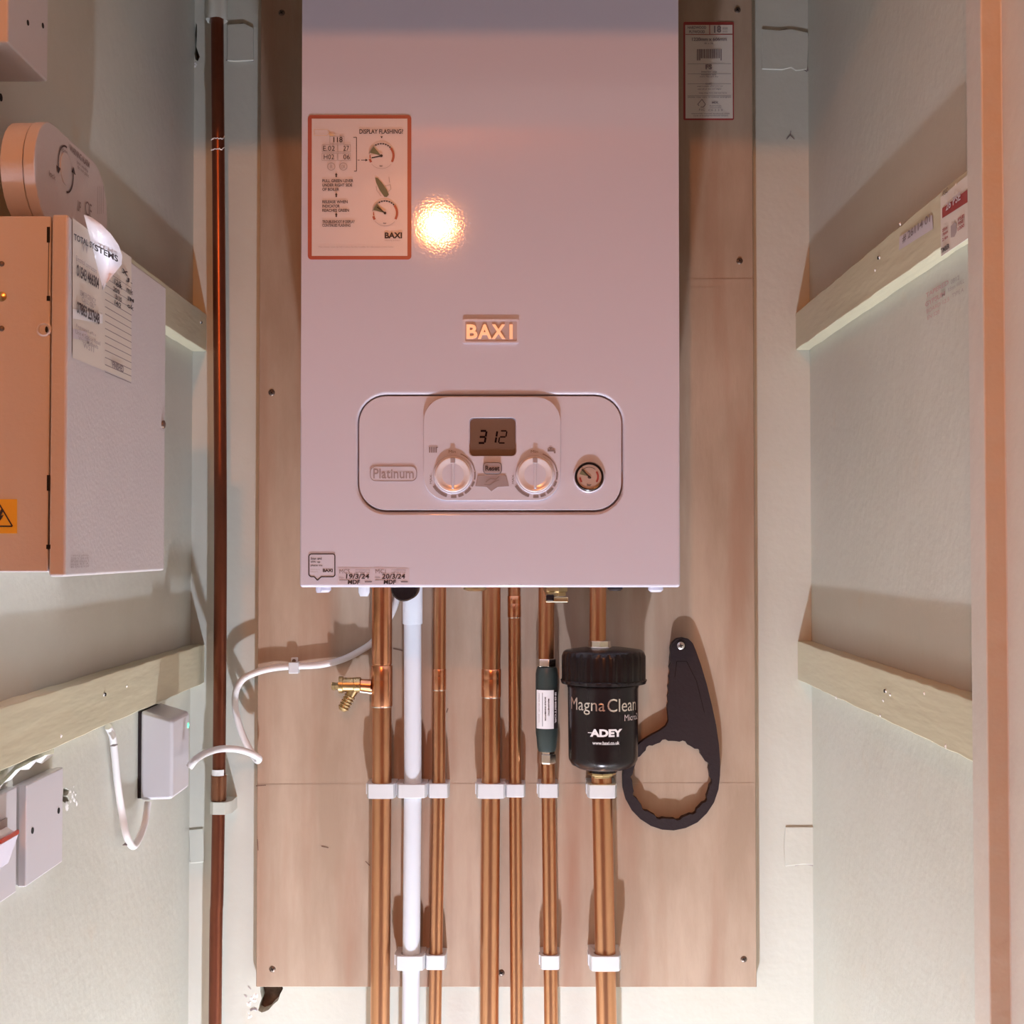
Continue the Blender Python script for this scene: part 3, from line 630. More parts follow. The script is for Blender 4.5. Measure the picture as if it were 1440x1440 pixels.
# brass drain cock on the first pipe
def dc(x, y, Yd=Y1): return P(x, y, Yd)
ax = dc(530, 964); m_ = MB(); b_ = dc(505, 963); m_.cyl(ax-Vector((r1*.6,0,0)), b_, .0072, 24); build('branch_stub', m_, M['copper2'], p1, smooth=50)
m_ = MB(); bo = dc(508, 963); L_ = bo.x-dc(477, 963).x
m_.lathe(bo, (-1,0,0), [(.0078,0),(.0092,.001),(.0092,L_*.30),(.0086,L_*.33),(.0086,L_*.80),(.0100,L_*.82),(.0100,L_),(.004,L_+.001)], 28)
d0 = dc(497, 970); d1 = dc(481.5, 998); dv = d1-d0; L2 = dv.length
dcock = build('drain_cock', m_, M['brass'], p1, smooth=35)
prof = [(.0064,0)]
for k in range(5): h = L2*(.30+.14*k); prof += [(.0056,h),(.0072,h+.0006),(.0054,h+L2*.12)]
m_ = MB(); m_.lathe(d0, dv, prof+[(.0040,L2+.001)], 20); build('hose_tail', m_, M['brass'], dcock, smooth=35)
m_ = MB(); c0 = dc(477, 965); m_.lathe(c0, (-1,0,0), [(.0045,0),(.0045,.0045),(.0052,.0048),(.0052,.0082),(.004,.0090)], 6); build('square_spindle', m_, M['brass'], dcock)
m_ = MB(); c0 = dc(524, 971); m_.cyl(c0+Vector((0,-.002,-.001)), dc(507, 970)+Vector((0,-.002,0)), .0040, 16); build('wiped_solder', m_, M['nickel'], dcock, smooth=40)

# isolating valve at the boiler on the inhibitor pipe
vo = P(778, 837, 1.50)
iv = thing('isolating_valve', (vo.x, 1.52, bl.z-.02), 'small brass isolating valve tucked under the boiler above the green inhibitor', 'valve')
m_ = MB(); m_.lathe((P(781,830,1.50).x, 1.500, bl.z-.0005), (0,0,-1), [(.0140,0),(.0140,.0075),(.0120,.009),(.0120,.013)], 6); build('hex_nut', m_, M['brass'], iv, bevel=.0006)
m_ = MB(); a = P(767, 840, 1.49); b = P(799, 847, 1.49); m_.box((a.x, 1.488, b.z), (b.x, 1.494, a.z)); build('lever', m_, M['brass'], iv, bevel=.001)
m_ = MB(); a = P(768, 836, 1.485); b = P(779, 845, 1.485); m_.box((a.x, 1.482, b.z), (b.x, 1.487, a.z)); build('lever_grip', m_, M['black'], iv, bevel=.001)

# ------------------------------------------------------------------ scale inhibitor
Yi = 1.590; o = P(769, 1000, Yi)
inh = thing('scale_inhibitor', (o.x, Yi, P(770,1075,Yi).z), 'dark green magnetic scale inhibitor with a white label, inline below the boiler', 'inhibitor')
zt = P(769, 938, Yi).z; zb = P(769, 1056, Yi).z; L_ = zt-zb; rI = 15.8*sY(Yi)
m_ = MB(); m_.lathe((o.x, Yi, zt), (0,0,-1), [(rI*.86,0),(rI*.94,.003),(rI,.008),(rI*1.0,L_*.78),(rI*.93,L_*.84),(rI*.86,L_*.95),(rI*.76,L_)], 36); build('body', m_, M['green'], inh, smooth=50)
m_ = MB(); zn = P(768, 926, Yi).z; m_.lathe((P(768,930,Yi).x, Yi, zn), (0,0,-1), [(.0112,0),(.0118,.001),(.0118,.0085),(.0108,zn-zt-.0004)], 6); build('top_nut', m_, M['nickel'], inh, bevel=.0006)
m_ = MB(); zn2 = P(770, 1074, Yi).z; m_.lathe((P(770,1065,Yi).x, Yi, zb), (0,0,-1), [(.0088,0),(.0088,.003),(.0102,.0035),(.0102,(zb-zn2)*.85),(.0085,zb-zn2)], 6); build('bottom_nut', m_, M['nickel'], inh, bevel=.0006)
def wrapc(mb, fn, cx, Y, R, a0, a1, z0, z1, nx=16):   # curved sheet on cylinder front
    vs = []
    for i in range(nx+1):
        a = a0+(a1-a0)*i/nx
        for z in (z0, z1): vs.append((cx+R*math.sin(a), Y-R*math.cos(a), z))
    return mb.add(vs, [(2*i, 2*i+2, 2*i+3, 2*i+1) for i in range(nx)])
def wraptext(mb, body, cx, Y, R, xa, z, wd, ht, bold=0, rot=False):
    vs, fs = text_raw(body, bold); mb.marks.append((len(mb.v), len(mb.f)))
    out = []
    for v in vs:
        u, t = (v.x*wd, v.y*ht) if not rot else (v.y*ht, -v.x*wd)
        a = (xa+u)/R; out.append((cx+R*math.sin(a), Y-R*math.cos(a), z+t))
    # subdivide long faces is unnecessary at this size
    return mb.add(out, fs)
zl0 = P(769, 1023, Yi).z; zl1 = P(769, 969, Yi).z
m_ = MB(); wrapc(m_, None, o.x, Yi, rI+.0004, -1.10, 1.15, zl0, zl1); il = build('label_sheet', m_, M['whitepaper'], inh, smooth=80)
m_ = MB(); wrapc(m_, None, o.x, Yi, rI+.0006, .60, 1.15, zl0, zl1, 6); build('black_band', m_, M['ink'], il, smooth=80)
m_ = MB(); wraptext(m_, 'MAGNETIC', o.x, Yi, rI+.0007, .0010, zl1-.010, .020, .0018, .03, rot=True); wraptext(m_, 'SCALE INHIBITOR', o.x, Yi, rI+.0007, -.0030, zl1-.008, .028, .0018, .03, rot=True)
wrapc(m_, None, o.x, Yi, rI+.0007, -.42, -.38, zl0+.003, zl1-.003, 1)
build('lettering', m_, M['ink'], il); m_ = MB(); wraptext(m_, 'MADE IN UK  22mm', o.x, Yi, rI+.0007, -.0110, zl1-.004, .034, .0016, 0, rot=True); build('fine_print', m_, M['softink'], il)
m_ = MB(); wraptext(m_, 'INHIBITOR', o.x, Yi, rI+.0008, .0098, zl1-.003, .036, .0030, .03, rot=True); build('lettering', m_, M['whiteink'], il)

# ------------------------------------------------------------------ magnetic filter
o = P(849, 1000, Y7)
fl = thing('magnetic_filter', (o.x, Y7, P(849,1086,Y7).z), 'black cylindrical magnetic filter with a ribbed cap and white lettering', 'filter')
s = sY(Y7)
zc1 = P(849, 914, Y7).z; zc0 = P(849, 961, Y7).z; Rc = 59*s; Hc = zc1-zc0
rib = lambda t, h: 1+.010*(1 if math.sin(28*t) > -.2 else -1)*(1 if .004 < h < Hc-.004 else 0)
m_ = MB(); m_.lathe((o.x, Y7, zc0), (0,0,1), [(Rc*.88,0),(Rc*1.0,.0006),(Rc*1.015,.003),(Rc*1.015,.0045),(Rc*.985,.0055),(Rc*.985,Hc*.82),(Rc*.955,Hc*.95),(Rc*.90,Hc),(Rc*.55,Hc+.0025),(Rc*.3,Hc+.003)], 168, mod=rib)
build('ribbed_cap', m_, M['black'], fl, smooth=40)
zb1 = P(848, 962, Y7).z; zb0 = P(848, 1078, Y7).z; Rb = 49*s; H = zb1-zb0
m_ = MB(); m_.lathe((o.x-.0008, Y7, zb0), (0,0,1), [(Rb*.40,-.006),(Rb*.40,-.002),(Rb*.72,-.001),(Rb*.90,.003),(Rb*.98,.009),(Rb*.99,.013),(Rb*1.0,H*.5),(Rb*1.01,H-.004),(Rb*1.03,H-.002),(Rb*1.02,H-.0002)], 72)
build('body', m_, M['black'], fl, smooth=50)
m_ = MB(); zz = P(846, 1084, Y7).z; m_.lathe((P(846,1084,Y7).x, Y7, zb0-.006), (0,0,-1), [(.0165,0),(.0165,.003),(.0125,.0035),(.0125,.006)], 8); build('lower_nut', m_, M['brass'], fl, bevel=.0005)
m_ = MB(); zt = P(840, 900, Y7).z; m_.lathe((P(843,905,Y7).x, Y7, zt), (0,0,-1), [(.0112,0),(.0132,.001),(.0132,.0075),(.0150,.008),(.0150,zt-zc1-.0030)], 8); build('upper_nut', m_, M['nickel'], fl, bevel=.0006)
fx = o.x-.0008; Rt = Rb*1.005+.0004
m_ = MB(); z = lambda y: P(848, y, Y7-Rb).z
wraptext(m_, 'Magna', fx, Y7, Rt, -.0475, z(1006), .047, z(983)-z(1006), .0); build('lettering', m_, M['foil'], fl)
m_ = MB(); wraptext(m_, 'Clean', fx, Y7, Rt, .0022, z(1001.5), .042, z(983)-z(1001.5), .0); build('lettering', m_, M['foil'], fl)
m_ = MB(); wraptext(m_, 'Micro2', fx, Y7, Rt, .0235, z(1015), .0260, z(1006)-z(1015), .0); build('lettering', m_, mat('grey print', (.55,.47,.45), .4), fl)
m_ = MB(); wraptext(m_, 'ADEY', fx, Y7, Rt, -.0178, z(1036.5), .0380, z(1025.5)-z(1036.5), .05); wraptext(m_, '-', fx, Y7, Rt, -.0205, z(1031.5), .008, .0008, .0)
wraptext(m_, 'www.baxi.co.uk', fx, Y7, Rt, -.0150, z(1047.5), .0315, z(1042.5)-z(1047.5), .02); build('lettering', m_, M['whiteink'], fl)

# ------------------------------------------------------------------ pipe clips
def clip(x, y, wpx, hpx, Yp, r, label, gapL=0):
    """moulded clip: ring band round the pipe with a foot reaching back to the board"""
    o = P(x, y, Yp); h = hpx*sY(Yp); W = wpx/2*sY(Yp); surf = YP if y < 1385 else YB
    t = thing('pipe_clip', (o.x, surf, o.z-h/2), label, 'clip', 'white plastic pipe clips')
    yf = Yp-r-.0035
    out = [(W, surf), (-W, surf), (-W, Yp-r*.55), (-W*.86, yf+.0012), (-W*.6, yf), (W*.6, yf), (W*.86, yf+.0012), (W, Yp-r*.55)]
    hole = [(a, Yp+b) for a, b in circ(0, 0, r+.0006, 28)]
    m_ = MB(); slab(m_, [out, hole], h, (o.x, 0, o.z-h/2), (1,0,0), (0,1,0), (0,0,1)); build('band', m_, M['clip'], t, bevel=.0012, seg=3)
    m_ = MB(); m_.box((o.x-W-.0014, Yp-r*.4, o.z-h*.30), (o.x-W+.0002, Yp+r, o.z+h*.45)); build('latch', m_, M['clip'], t, bevel=.0006)
    return t
nm = ['drain cock pipe', 'white plastic pipe', 'thin pipe beside the white one', 'thick central pipe', 'thin pipe beside the central one', 'inhibitor pipe', 'filter pipe']
U = 'upper white pipe clip on the '; Lw = 'lower white pipe clip on the '
clip(537, 1110, 40, 20, Y1, r1, U+nm[0]); clip(580, 1110, 42, 19, 1.592, r2, U+nm[1]); clip(617, 1110, 29, 20, 1.596, r3, U+nm[2])
clip(690.5, 1110, 41, 20, 1.592, r4, U+nm[3]); clip(724.5, 1110, 28, 18, 1.596, r5, U+nm[4]); clip(771, 1110, 29, 19, 1.592, r6, U+nm[5]); clip(846, 1110, 41, 19, 1.584, r7, U+nm[6])
clip(577.5, 1350, 41, 20, 1.592, r2, Lw+nm[1]); clip(613, 1350, 29, 20, 1.596, r3, Lw+nm[2]); clip(773.5, 1350, 28, 19, 1.592, r6, Lw+nm[5]); clip(850.5, 1350, 44, 21, 1.584, r7, Lw+nm[6])

# ------------------------------------------------------------------ old pipe on the left
Yo = 1.606
pts = [P(x, y, Yo) for x, y in ((305.5,22),(306,100),(308,350),(310,700),(309.5,900),(308,1080),(305.5,1250),(302.5,1440))]; pts.append(Vector((pts[-1].x, Yo, .001)))
op = thing('old_copper_pipe', tuple(pts[-1]), 'dark tarnished copper pipe in the left corner beside the plywood', 'pipe')
ro = 9.0*sY(Yo); build('tube', MB().tube(pts, ro, 24, 4), M['oldcopper'], op, smooth=60)
def along(y):
    for a, b in zip(pts[:-1], pts[1:]):
        ya, yb = proj(a)[1], proj(b)[1]
        if ya <= y <= yb: return a+(b-a)*((y-ya)/(yb-ya))
m_ = MB(); a = P(304.5, 26, Yo); m_.lathe(a, (0,0,1), [(ro*1.02,.004),(ro*1.25,0),(ro*1.65,-.003),(ro*1.75,.004),(ro*1.7,.05),(ro*1.7,.20)], 26, mod=lambda t, h: 1+.08*math.sin(5*t+h*300)); build('plaster_collar', m_, M['wall'], op, smooth=60)
for y in (197, 212):
    a = along(y); m_ = MB()
    for k in range(5):
        rnd = random.Random(int(y)+k); th = -PI*.95+PI*.9*k/5
        q = [a+Vector((math.cos(th+i*.14)*(ro+.0004), math.sin(th+i*.14)*(ro+.0004), rnd.uniform(-.001,.001)+(k == 4)*.004*i/4)) for i in range(5)]
        m_.tube(q, .0006, 5, 1)
    build('paint_drip', m_, M['chip'], op)
a = along(1092); b = along(1128)
m_ = MB(); m_.tube([a+Vector((0,0,.004)), a, (a+b)/2, b], lambda t: ro+(.0018 if .2 < t < .95 else .0006), 20, 4); build('sealant_lump', m_, mat('glossy brown flux', (.24,.10,.05), .12, .5), op, smooth=60)
m_ = MB(); wrapc(m_, None, a.x, Yo, ro+.0016, -.9, .9, a.z-.003, a.z+.009, 8); build('white_blob', m_, M['chip'], op, smooth=60)
cl = P(310, 1135, Yo); tt = thing('pipe_clip', (cl.x, YB, cl.z), 'painted white clip holding the dark pipe in the left corner', 'clip')
W = 13*sY(Yo); hole = [(x, Yo+y) for x, y in circ(-.002, 0, ro+.0005, 24)]
m_ = MB(); slab(m_, [[(W+.003, YB), (-W, YB), (-W, Yo-.006), (-W*.6, Yo-ro-.003), (W*.7, Yo-ro-.003), (W, Yo-.006), (W+.003, Yo)], [(x, y) for x, y in hole]], .0145, (cl.x, 0, cl.z-.007), (1,0,0), (0,1,0), (0,0,1)); build('band', m_, M['wall'], tt, bevel=.0012)

# ------------------------------------------------------------------ black spanner for the filter cap
Ysp = YP-.0125
Z8 = lambda pts: [(660+x*.27778, 780+y*.27778) for x, y in pts]
outer = Z8([(1075,417),(1045,422),(1022,442),(1012,470),(1014,500),(1010,520),(1016,545),(1006,565),(1013,595),(1004,612),(1010,645),(1000,662),(1006,695),(998,712),(1004,745),(996,762),(1000,800),(1003,835),(990,862),(960,885),(920,905),(880,930),(846,958),(812,1000),(786,1050),(772,1110),(773,1170),(788,1230),(818,1285),(862,1330),(915,1364),(970,1382),(1030,1386),(1090,1374),(1148,1346),(1196,1300),(1232,1245),(1254,1180),(1262,1110),(1262,1030),(1256,950),(1243,860),(1222,760),(1195,650),(1165,550),(1140,480),(1125,445),(1104,424)])
hole = []
for k in range(88):
    a = 2*PI*k/88; t = (a*14/(2*PI)) % 1; rr = 206 if t < .30 else 196
    hole.append((1016+rr*math.cos(a), 1132+rr*1.0*math.sin(a)))
hole = Z8(hole); eye = circ(660+1072*.27778, 780+460*.27778, 4.6, 14)
spn = thing('filter_spanner', tuple(P(940, 1160, YP)), 'black plastic ring spanner hanging on a screw right of the filter', 'spanner')
m_ = MB(); slabF(m_, [outer, hole, eye], YP-.0010, .0115); build('body', m_, M['dark'], spn, bevel=.0014, seg=3)
so = P(660+1070*.27778, 780+460*.27778, Ysp); m_ = MB(); m_.lathe(so+Vector((0,.0124,0)), (0,-1,0), [(.0022,0),(.0022,.0115),(.0042,.0125),(.0046,.0140),(.003,.0152)], 20); sc_ = build('screw', m_, mat('bright screw', (.75,.70,.66), .3, .9), spn, smooth=40); sc_['label'] = 'bright cross-head screw'
c = MB()
for a in (.2, .2+PI/2):
    d = Vector((math.cos(a), 0, math.sin(a)))*.0026; e = Vector((-math.sin(a), 0, math.cos(a)))*.0006; b = so+Vector((0,-.0030,0)); c.add([b-d-e, b+d-e, b+d+e, b-d+e], [(0,1,2,3)])
build('cross_slot', c, M['hole'], sc_)
m_ = MB(); lineF(m_, Z8([(1040,620),(1050,540),(1100,540),(1150,640),(1190,800)]), YP-.0125, .8, .0002); build('moulded_line', m_, M['black'], spn)

# ------------------------------------------------------------------ cables
cb = thing('control_cable', tuple(P(412, 935, YP)), 'white cable looping from the small receiver across the plywood to the boiler', 'cable')
c_pts = [P(266,1079,1.44), P(276,1067,1.445), P(292,1058,1.50), P(312,1053,1.555), P(335,1054,1.575), P(354,1060,1.590), P(364,1066,1.597), P(361,1069,1.603), P(350,1052,1.606), P(338,1025,1.607), P(331,996,1.607), P(332,972,1.607), P(342,955,1.6085), P(362,945,1.6085), P(388,939,1.609), P(415,937,1.610), P(450,935,1.609), P(480,928,1.6105), P(505,916,1.6115), P(525,902,1.612), P(541,880,1.612), P(554,855,1.611), P(561,828,1.609)]
build('sheath', MB().tube(c_pts, .0040, 14, 6), M['cable'], cb, smooth=80)
k = thing('cable_clip', tuple(P(415, 938, YP)), 'small white cable clip with a nail, holding the cable on the plywood', 'clip')
a = P(408, 946, YP); b = P(422, 924, YP)
m_ = MB(); m_.box((a.x, YP-.0125, a.z), (b.x, YP-.0005, P(415,930,YP).z)); m_.box((a.x+.002, YP-.007, P(415,931,YP).z), (b.x-.002, YP-.0005, b.z)); build('saddle', m_, M['clip'], k, bevel=.001)
n0 = P(415, 928.5, YP); m_ = MB(); m_.lathe(n0, (0,-1,0), [(.0016,0),(.0016,.0085),(.0024,.0088),(.0020,.0098)], 14); build('nail', m_, M['screw'], k, smooth=40)
sc2 = thing('supply_cable', tuple(PX(180, 1195, XL)), 'white cable hanging in a loop on the left wall below the receiver', 'cable')
g = [PX(152,1022,XL+.005), PX(158,1035,XL+.006), PX(161,1060,XL+.006), PX(165,1100,XL+.006), PX(171,1140,XL+.007), PX(178,1175,XL+.012), PX(187,1190,XL+.014), PX(196,1178,XL+.012), PX(204,1156,XL+.011), PX(208,1128,XL+.011)]
build('sheath', MB().tube(g, .0036, 14, 6), M['cable'], sc2, smooth=80)
m_ = MB()
for y in (1048, 1187):
    q = PX(163 if y < 1100 else 180, y, XL+.012); m_.box(q+Vector((-.004,-.005,-.0004)), q+Vector((.0004,.005,.0004)))
build('tie_mark', m_, M['greyink'], sc2)

# ------------------------------------------------------------------ thermostat receiver
y0, y1 = PX(193, 1060, XL).y, None
Xr_ = XL+.037; y0 = P(193, 1060, 1).y
yn = XL/ray(193,1060).x*ray(193,1060).y; yf = Xr_/ray(267,1060).x*ray(267,1060).y
zt = P(243, 999, yn).z; zb = P(243, 1126, yn).z
rc = thing('thermostat_receiver', (XL, yn, zb), 'small white wireless receiver box with a green light on the left wall', 'receiver')
out = [(yn, zb), (yf, zb), (yf, zt), (yn, zt)]
m_ = MB(); hw = .0035
vs = [(XL+.003, yn, zb), (XL+.003, yf, zb), (XL+.003, yf, zt), (XL+.003, yn, zt), (Xr_, yn+.001, zb+.001), (Xr_, yf-.002, zb+.001), (Xr_, yf-.002, zt-.010), (Xr_, yn+.001, zt-.010)]
m_.add(vs, [(0,3,2,1),(4,5,6,7),(0,1,5,4),(1,2,6,5),(2,3,7,6),(3,0,4,7)]); build('cover', m_, M['plastic'], rc, bevel=.004, seg=4)
m_ = MB().box((XL+.0001, yn+.002, zb+.002), (XL+.004, yf-.001, zt-.002)); build('back_plate', m_, M['dark'], rc)
q = PX(264.5, 1020, Xr_); m_ = MB(); m_.lathe(q+Vector((-.0005,0,0)), (1,0,0), [(.0028,0),(.0028,.001),(.001,.0012)], 14); le = build('indicator_light', m_, M['led'], rc); le['label'] = 'green light'

# ------------------------------------------------------------------ blank plate and fused switch
def plateX(name, label, cat, Xf, ya, yb, za, zb):
    t = thing(name, (XL, (ya+yb)/2, min(za, zb)), label, cat)
    m_ = MB().box((XL+.0001, ya+.001, za+.001), (Xf-.003, yb-.001, zb-.001)); build('back_box', m_, M['plastic'], t, bevel=.0006)
    m_ = MB().box((Xf-.0068, ya, za), (Xf, yb, zb)); build('plate', m_, M['plastic'], t, bevel=.0012, seg=3); return t
Xb = -.385; ya = Xb/ray(37,1170).x*ray(37,1170).y; yb = Xb/ray(88.5,1140).x*ray(88.5,1140).y
zb0 = PX(37,1247,Xb).z; zt0 = PX(37,1104,Xb).z
bp = plateX('blank_plate', 'square white blanking plate with two screws, low on the left wall', 'wall plate', Xb, ya, yb, zb0, zt0)
def scrX(x, y, X, parent, r=.0026):
    q = PX(x, y, X); m_ = MB(); m_.lathe(q-Vector((.0002,0,0)), (1,0,0), [(r,0),(r,.0006),(r*.6,.0007)], 14); s_ = build('screw', m_, M['hole'], parent); return s_
scrX(45.5, 1168, Xb, bp); scrX(82.3, 1140, Xb, bp)
Xw = -.3885; yw = Xw/ray(23.5,1170).x*ray(23.5,1170).y
sw = plateX('fused_switch', 'white switch plate with a red-tipped rocker, cut off by the left edge', 'switch', Xw, yw-.086, yw, PX(23.5,1254,Xw).z, PX(23.5,1106,Xw).z)
qa = PX(-30, 1200, Xw); yk0 = PX(-22,1200,Xw).y; yk1 = PX(8,1200,Xw).y
m_ = MB(); zq0 = PX(8,1215,Xw).z; zq1 = PX(8,1150,Xw).z
m_.box((Xw-.0002, yk0, zq0), (Xw+.0012, yk1, zq1)); build('rocker_surround', m_, M['softink'], sw)
m_ = MB(); m_.add([(Xw+.001, yk0+.002, zq0+.001),(Xw+.001, yk1-.002, zq0+.001),(Xw+.001, yk1-.002, zq1-.006),(Xw+.001, yk0+.002, zq1-.006),(Xw+.003, yk0+.002, zq0+.001),(Xw+.003, yk1-.002, zq0+.001),(Xw+.0105, yk1-.002, zq1-.012),(Xw+.0105, yk0+.002, zq1-.012)], [(0,3,2,1),(4,5,6,7),(0,1,5,4),(1,2,6,5),(2,3,7,6),(3,0,4,7)])
rk = build('rocker', m_, M['white'], sw, bevel=.0008); m_ = MB().box((Xw+.0095, yk0+.003, zq1-.0115), (Xw+.0112, yk1-.003, zq1-.0085)); build('red_tip', m_, M['neon'], rk)
scrX(14, 1188, Xw, sw)
# torn wallpaper lip between lower batten and plates
tp = MB(); pr = []
for i, (x, y, dx) in enumerate(((0,1106,.010),(10,1096,.013),(22,1083,.010),(34,1077,.014),(46,1070,.011),(56,1066,.016),(64,1062,.010),(76,1060,.006))):
    a = PX(x, y-7, XL+.002); b = PX(x, y, XL+dx); pr += [a, b, b+Vector((-.003, 0, -.007+.004*(i % 2)))]
tp.add(pr, [(3*i+k, 3*i+3+k, 3*i+4+k, 3*i+1+k) for i in range(7) for k in (0, 1)])
build('torn_paint_lip', tp, M['chip'], wall_left, smooth=30)

# ------------------------------------------------------------------ steel box on the left wall
Xc = -.307; yA = Xc/ray(95,500).x*ray(95,500).y; yB2 = Xc/ray(232.5,600).x*ray(232.5,600).y
zT = PX(96, 301, Xc).z; zB = PX(95, 811, Xc).z
sb = thing('steel_enclosure', (XL, yA, zB), 'large white steel electrical box on the left wall with a worn paper label', 'electrical box')
xs = P(70, 500, yA).x
m_ = MB().box((XL+.0001, yA, zB+.0032), (xs, yB2-.002, zT-.001)); bx_ = build('back_case', m_, M['steel'], sb, bevel=.0012)
m_ = MB()
slab(m_, [[(xs+.0006, yA-.0006), (Xc, yA-.0006), (Xc, yB2), (xs+.0006, yB2)]], zT-zB, (0,0,zB), (1,0,0), (0,1,0), (0,0,1)); build('lid', m_, M['steel'], sb, bevel=.0022, seg=4)
for (ya_, yb_p, wp) in ((319,341,4.6),(341,418,1.6),(416,423,5),(668,690,4.6),(690,770,1.6),(766,772,6)):
    m_ = MB(); rectF(m_, 68-wp/2, ya_, 68+wp/2, yb_p, yA, .0004); build('slot', m_, M['hole'], sb)
o = P(62, 463, yA); m_ = MB(); m_.lathe(o+Vector((0,.001,0)), (0,-1,0), [(.0052,0),(.0052,.0012),(.0040,.0018),(.0028,.0008)], 24); kn = build('knockout', m_, M['steel'], sb, smooth=40)
m_ = MB(); polyF(m_, circ(67, 464, 2.2, 10, 4.5), yA, .0022); build('knockout_slot', m_, M['hole'], kn)
for x, y, r in ((2.5,371,.0019),(2.5,417,.0034),(2.5,462,.0019)):
    o = P(x, y, yA); m_ = MB(); m_.lathe(o, (0,-1,0), [(r,0),(r*.95,.0008),(r*.4,.0016)], 16); build('rivet', m_, M['brass'] if r > .003 else M['screw'], sb, smooth=40)
q = PX(228.5, 597, Xc); m_ = MB(); m_.lathe(q-Vector((.0005,0,0)), (1,0,0), [(.0035,0),(.0035,.0022),(.0018,.0030)], 16); build('lid_screw', m_, M['screw'], sb, smooth=40)
m_ = MB(); slabF(m_, [[(-26,702),(24,702),(24,750),(-26,750)]], yA, .0004); wr = build('warning_label', m_, M['yellow'], sb); wr['label'] = 'yellow electrical hazard label'
m_ = MB(); tri = [(-1,708),(18,740),(-20,740),(-1,708)]; lineF(m_, tri, yA, 2, .0008); polyF(m_, [(2,716),(-4,729),(0,728),(-3,738),(6,724),(2,725),(6,717)], yA, .0008); build('hazard_symbol', m_, M['ink'], wr)
# paper labels on the lid (its right-hand face)
def textL(mb, body, x0, y0, x1, ht, X, **k):    # left-wall planes: runs away from the camera
    a = PX(x0, y0, X); d = ray(x1, y0); L_ = X/d.x*d.y-a.y
    return text(mb, body, a, (0,1,0), (0,0,1), (1,0,0), L_, ht, **k)
def quadL(mb, pts, X, off): return mb.add([PX(x, y, X)+Vector((off,0,0)) for x, y in pts], [tuple(reversed(range(len(pts))))])
m_ = MB(); quadL(m_, [(101,306),(145,340),(145,521),(101,503)], Xc, .0005); l1 = build('contact_label', m_, M['paper'], sb); l1['label'] = 'worn paper label with phone numbers'
m_ = MB(); quadL(m_, [(143,332),(184,362),(184,537),(143,519)], Xc, .0004); l2 = build('record_table_label', m_, M['paper'], sb); l2['label'] = 'paper inspection table with handwriting'
m_ = MB()
for i in range(15):
    ya_ = 380+i*10.2; sl = lambda x, y: 770+(y-770)*(x-725)/(146-725)
    zz = PX(146, ya_, Xc); a = zz; d = ray(184, 400); yy = Xc/d.x*d.y; m_.strip([a, Vector((Xc, yy, a.z))], .0006 if i > 3 else .0004, .0009, (1,0,0))
for x in (172,): pass
textL(m_, 'FINISHED', 157, 517, 173, .005, Xc+.0006, bold=.03); build('table_lines', m_, M['greyink'], l2)
m_ = MB(); rnd = random.Random(4)
for i, (x, y) in enumerate(((160,398),(162,402),(158,409),(161,420),(160,428),(176,395),(177,409),(178,422),(178,432),(170,383))):
    textL(m_, ['12/5','ok','20/9','3/10','14/2','J.','mk','JM','ok','x'][i], x, y, x+9, .0038, Xc+.0006, bold=.02, shear=.2)
build('handwriting', m_, M['ink'], l2)
m_ = MB(); textL(m_, '01543 466304', 107, 388, 138, .0085, Xc+.0008, bold=.03); textL(m_, '07883 237648', 107, 440, 139, .0085, Xc+.0008, bold=.03); build('lettering', m_, M['ink'], l1)
m_ = MB()
for x0, y0, x1, s_, hh in ((106,366,135,'Electrical contractors',.0036),(112,415,134,'EMERGENCY',.0036),(114,424,134,'CALL OUT',.0036),(106,461,134,'Registered office',.003),(105,469,140,'Unit 4 Station Road',.003),(109,478,137,'West Midlands',.003),(116,489,131,'WS11',.004),(114,352,123,'VV',.009)):
    textL(m_, s_, x0, y0, x1, hh, Xc+.0008, bold=.01)
build('fine_print', m_, M['softink'], l1)
for pts_, nn in (([(101,434),(143,442),(143,455),(101,448)], 0), ([(101,462),(120,466),(126,480),(101,476)], 1)):
    m_ = MB(); quadL(m_, pts_, Xc, .00065); build('worn_patch', m_, M['whitepaper'] if nn == 0 else M['sticker'], l1)
# peeled corner of the label curling away from the lid
A_ = Vector((118, 302)); B_ = Vector((145, 408)); nrm = Vector(((B_-A_).y, -(B_-A_).x)).normalized()
if nrm.x < 0: nrm = -nrm
def flap(x, y, add=0):
    d = max(0, (Vector((x, y))-A_).dot(nrm)); X = Xc+.0007+.020*(d/38)**1.6+add; return PX(x, y, X)
outer = [(118,302),(128,305),(142,315),(156,329),(167,345),(172,360),(171,372),(160,386),(150,398),(145,408)]
m_ = MB(); vs = []; ns = 8
for i, (x, y) in enumerate(outer):
    t = i/(len(outer)-1); bx2, by2 = A_.x+(B_.x-A_.x)*t, A_.y+(B_.y-A_.y)*t
    for k in range(ns+1):
        q = k/ns; vs.append(flap(bx2+(x-bx2)*q, by2+(y-by2)*q, .0010*math.sin(q*PI)*math.sin(t*7)))
m_.add(vs, [(i*(ns+1)+k, i*(ns+1)+k+1, (i+1)*(ns+1)+k+1, (i+1)*(ns+1)+k) for i in range(len(outer)-1) for k in range(ns)])
build('peeled_flap', m_, mat('glossy label film', (.86,.87,.92), .12), l1, smooth=60)
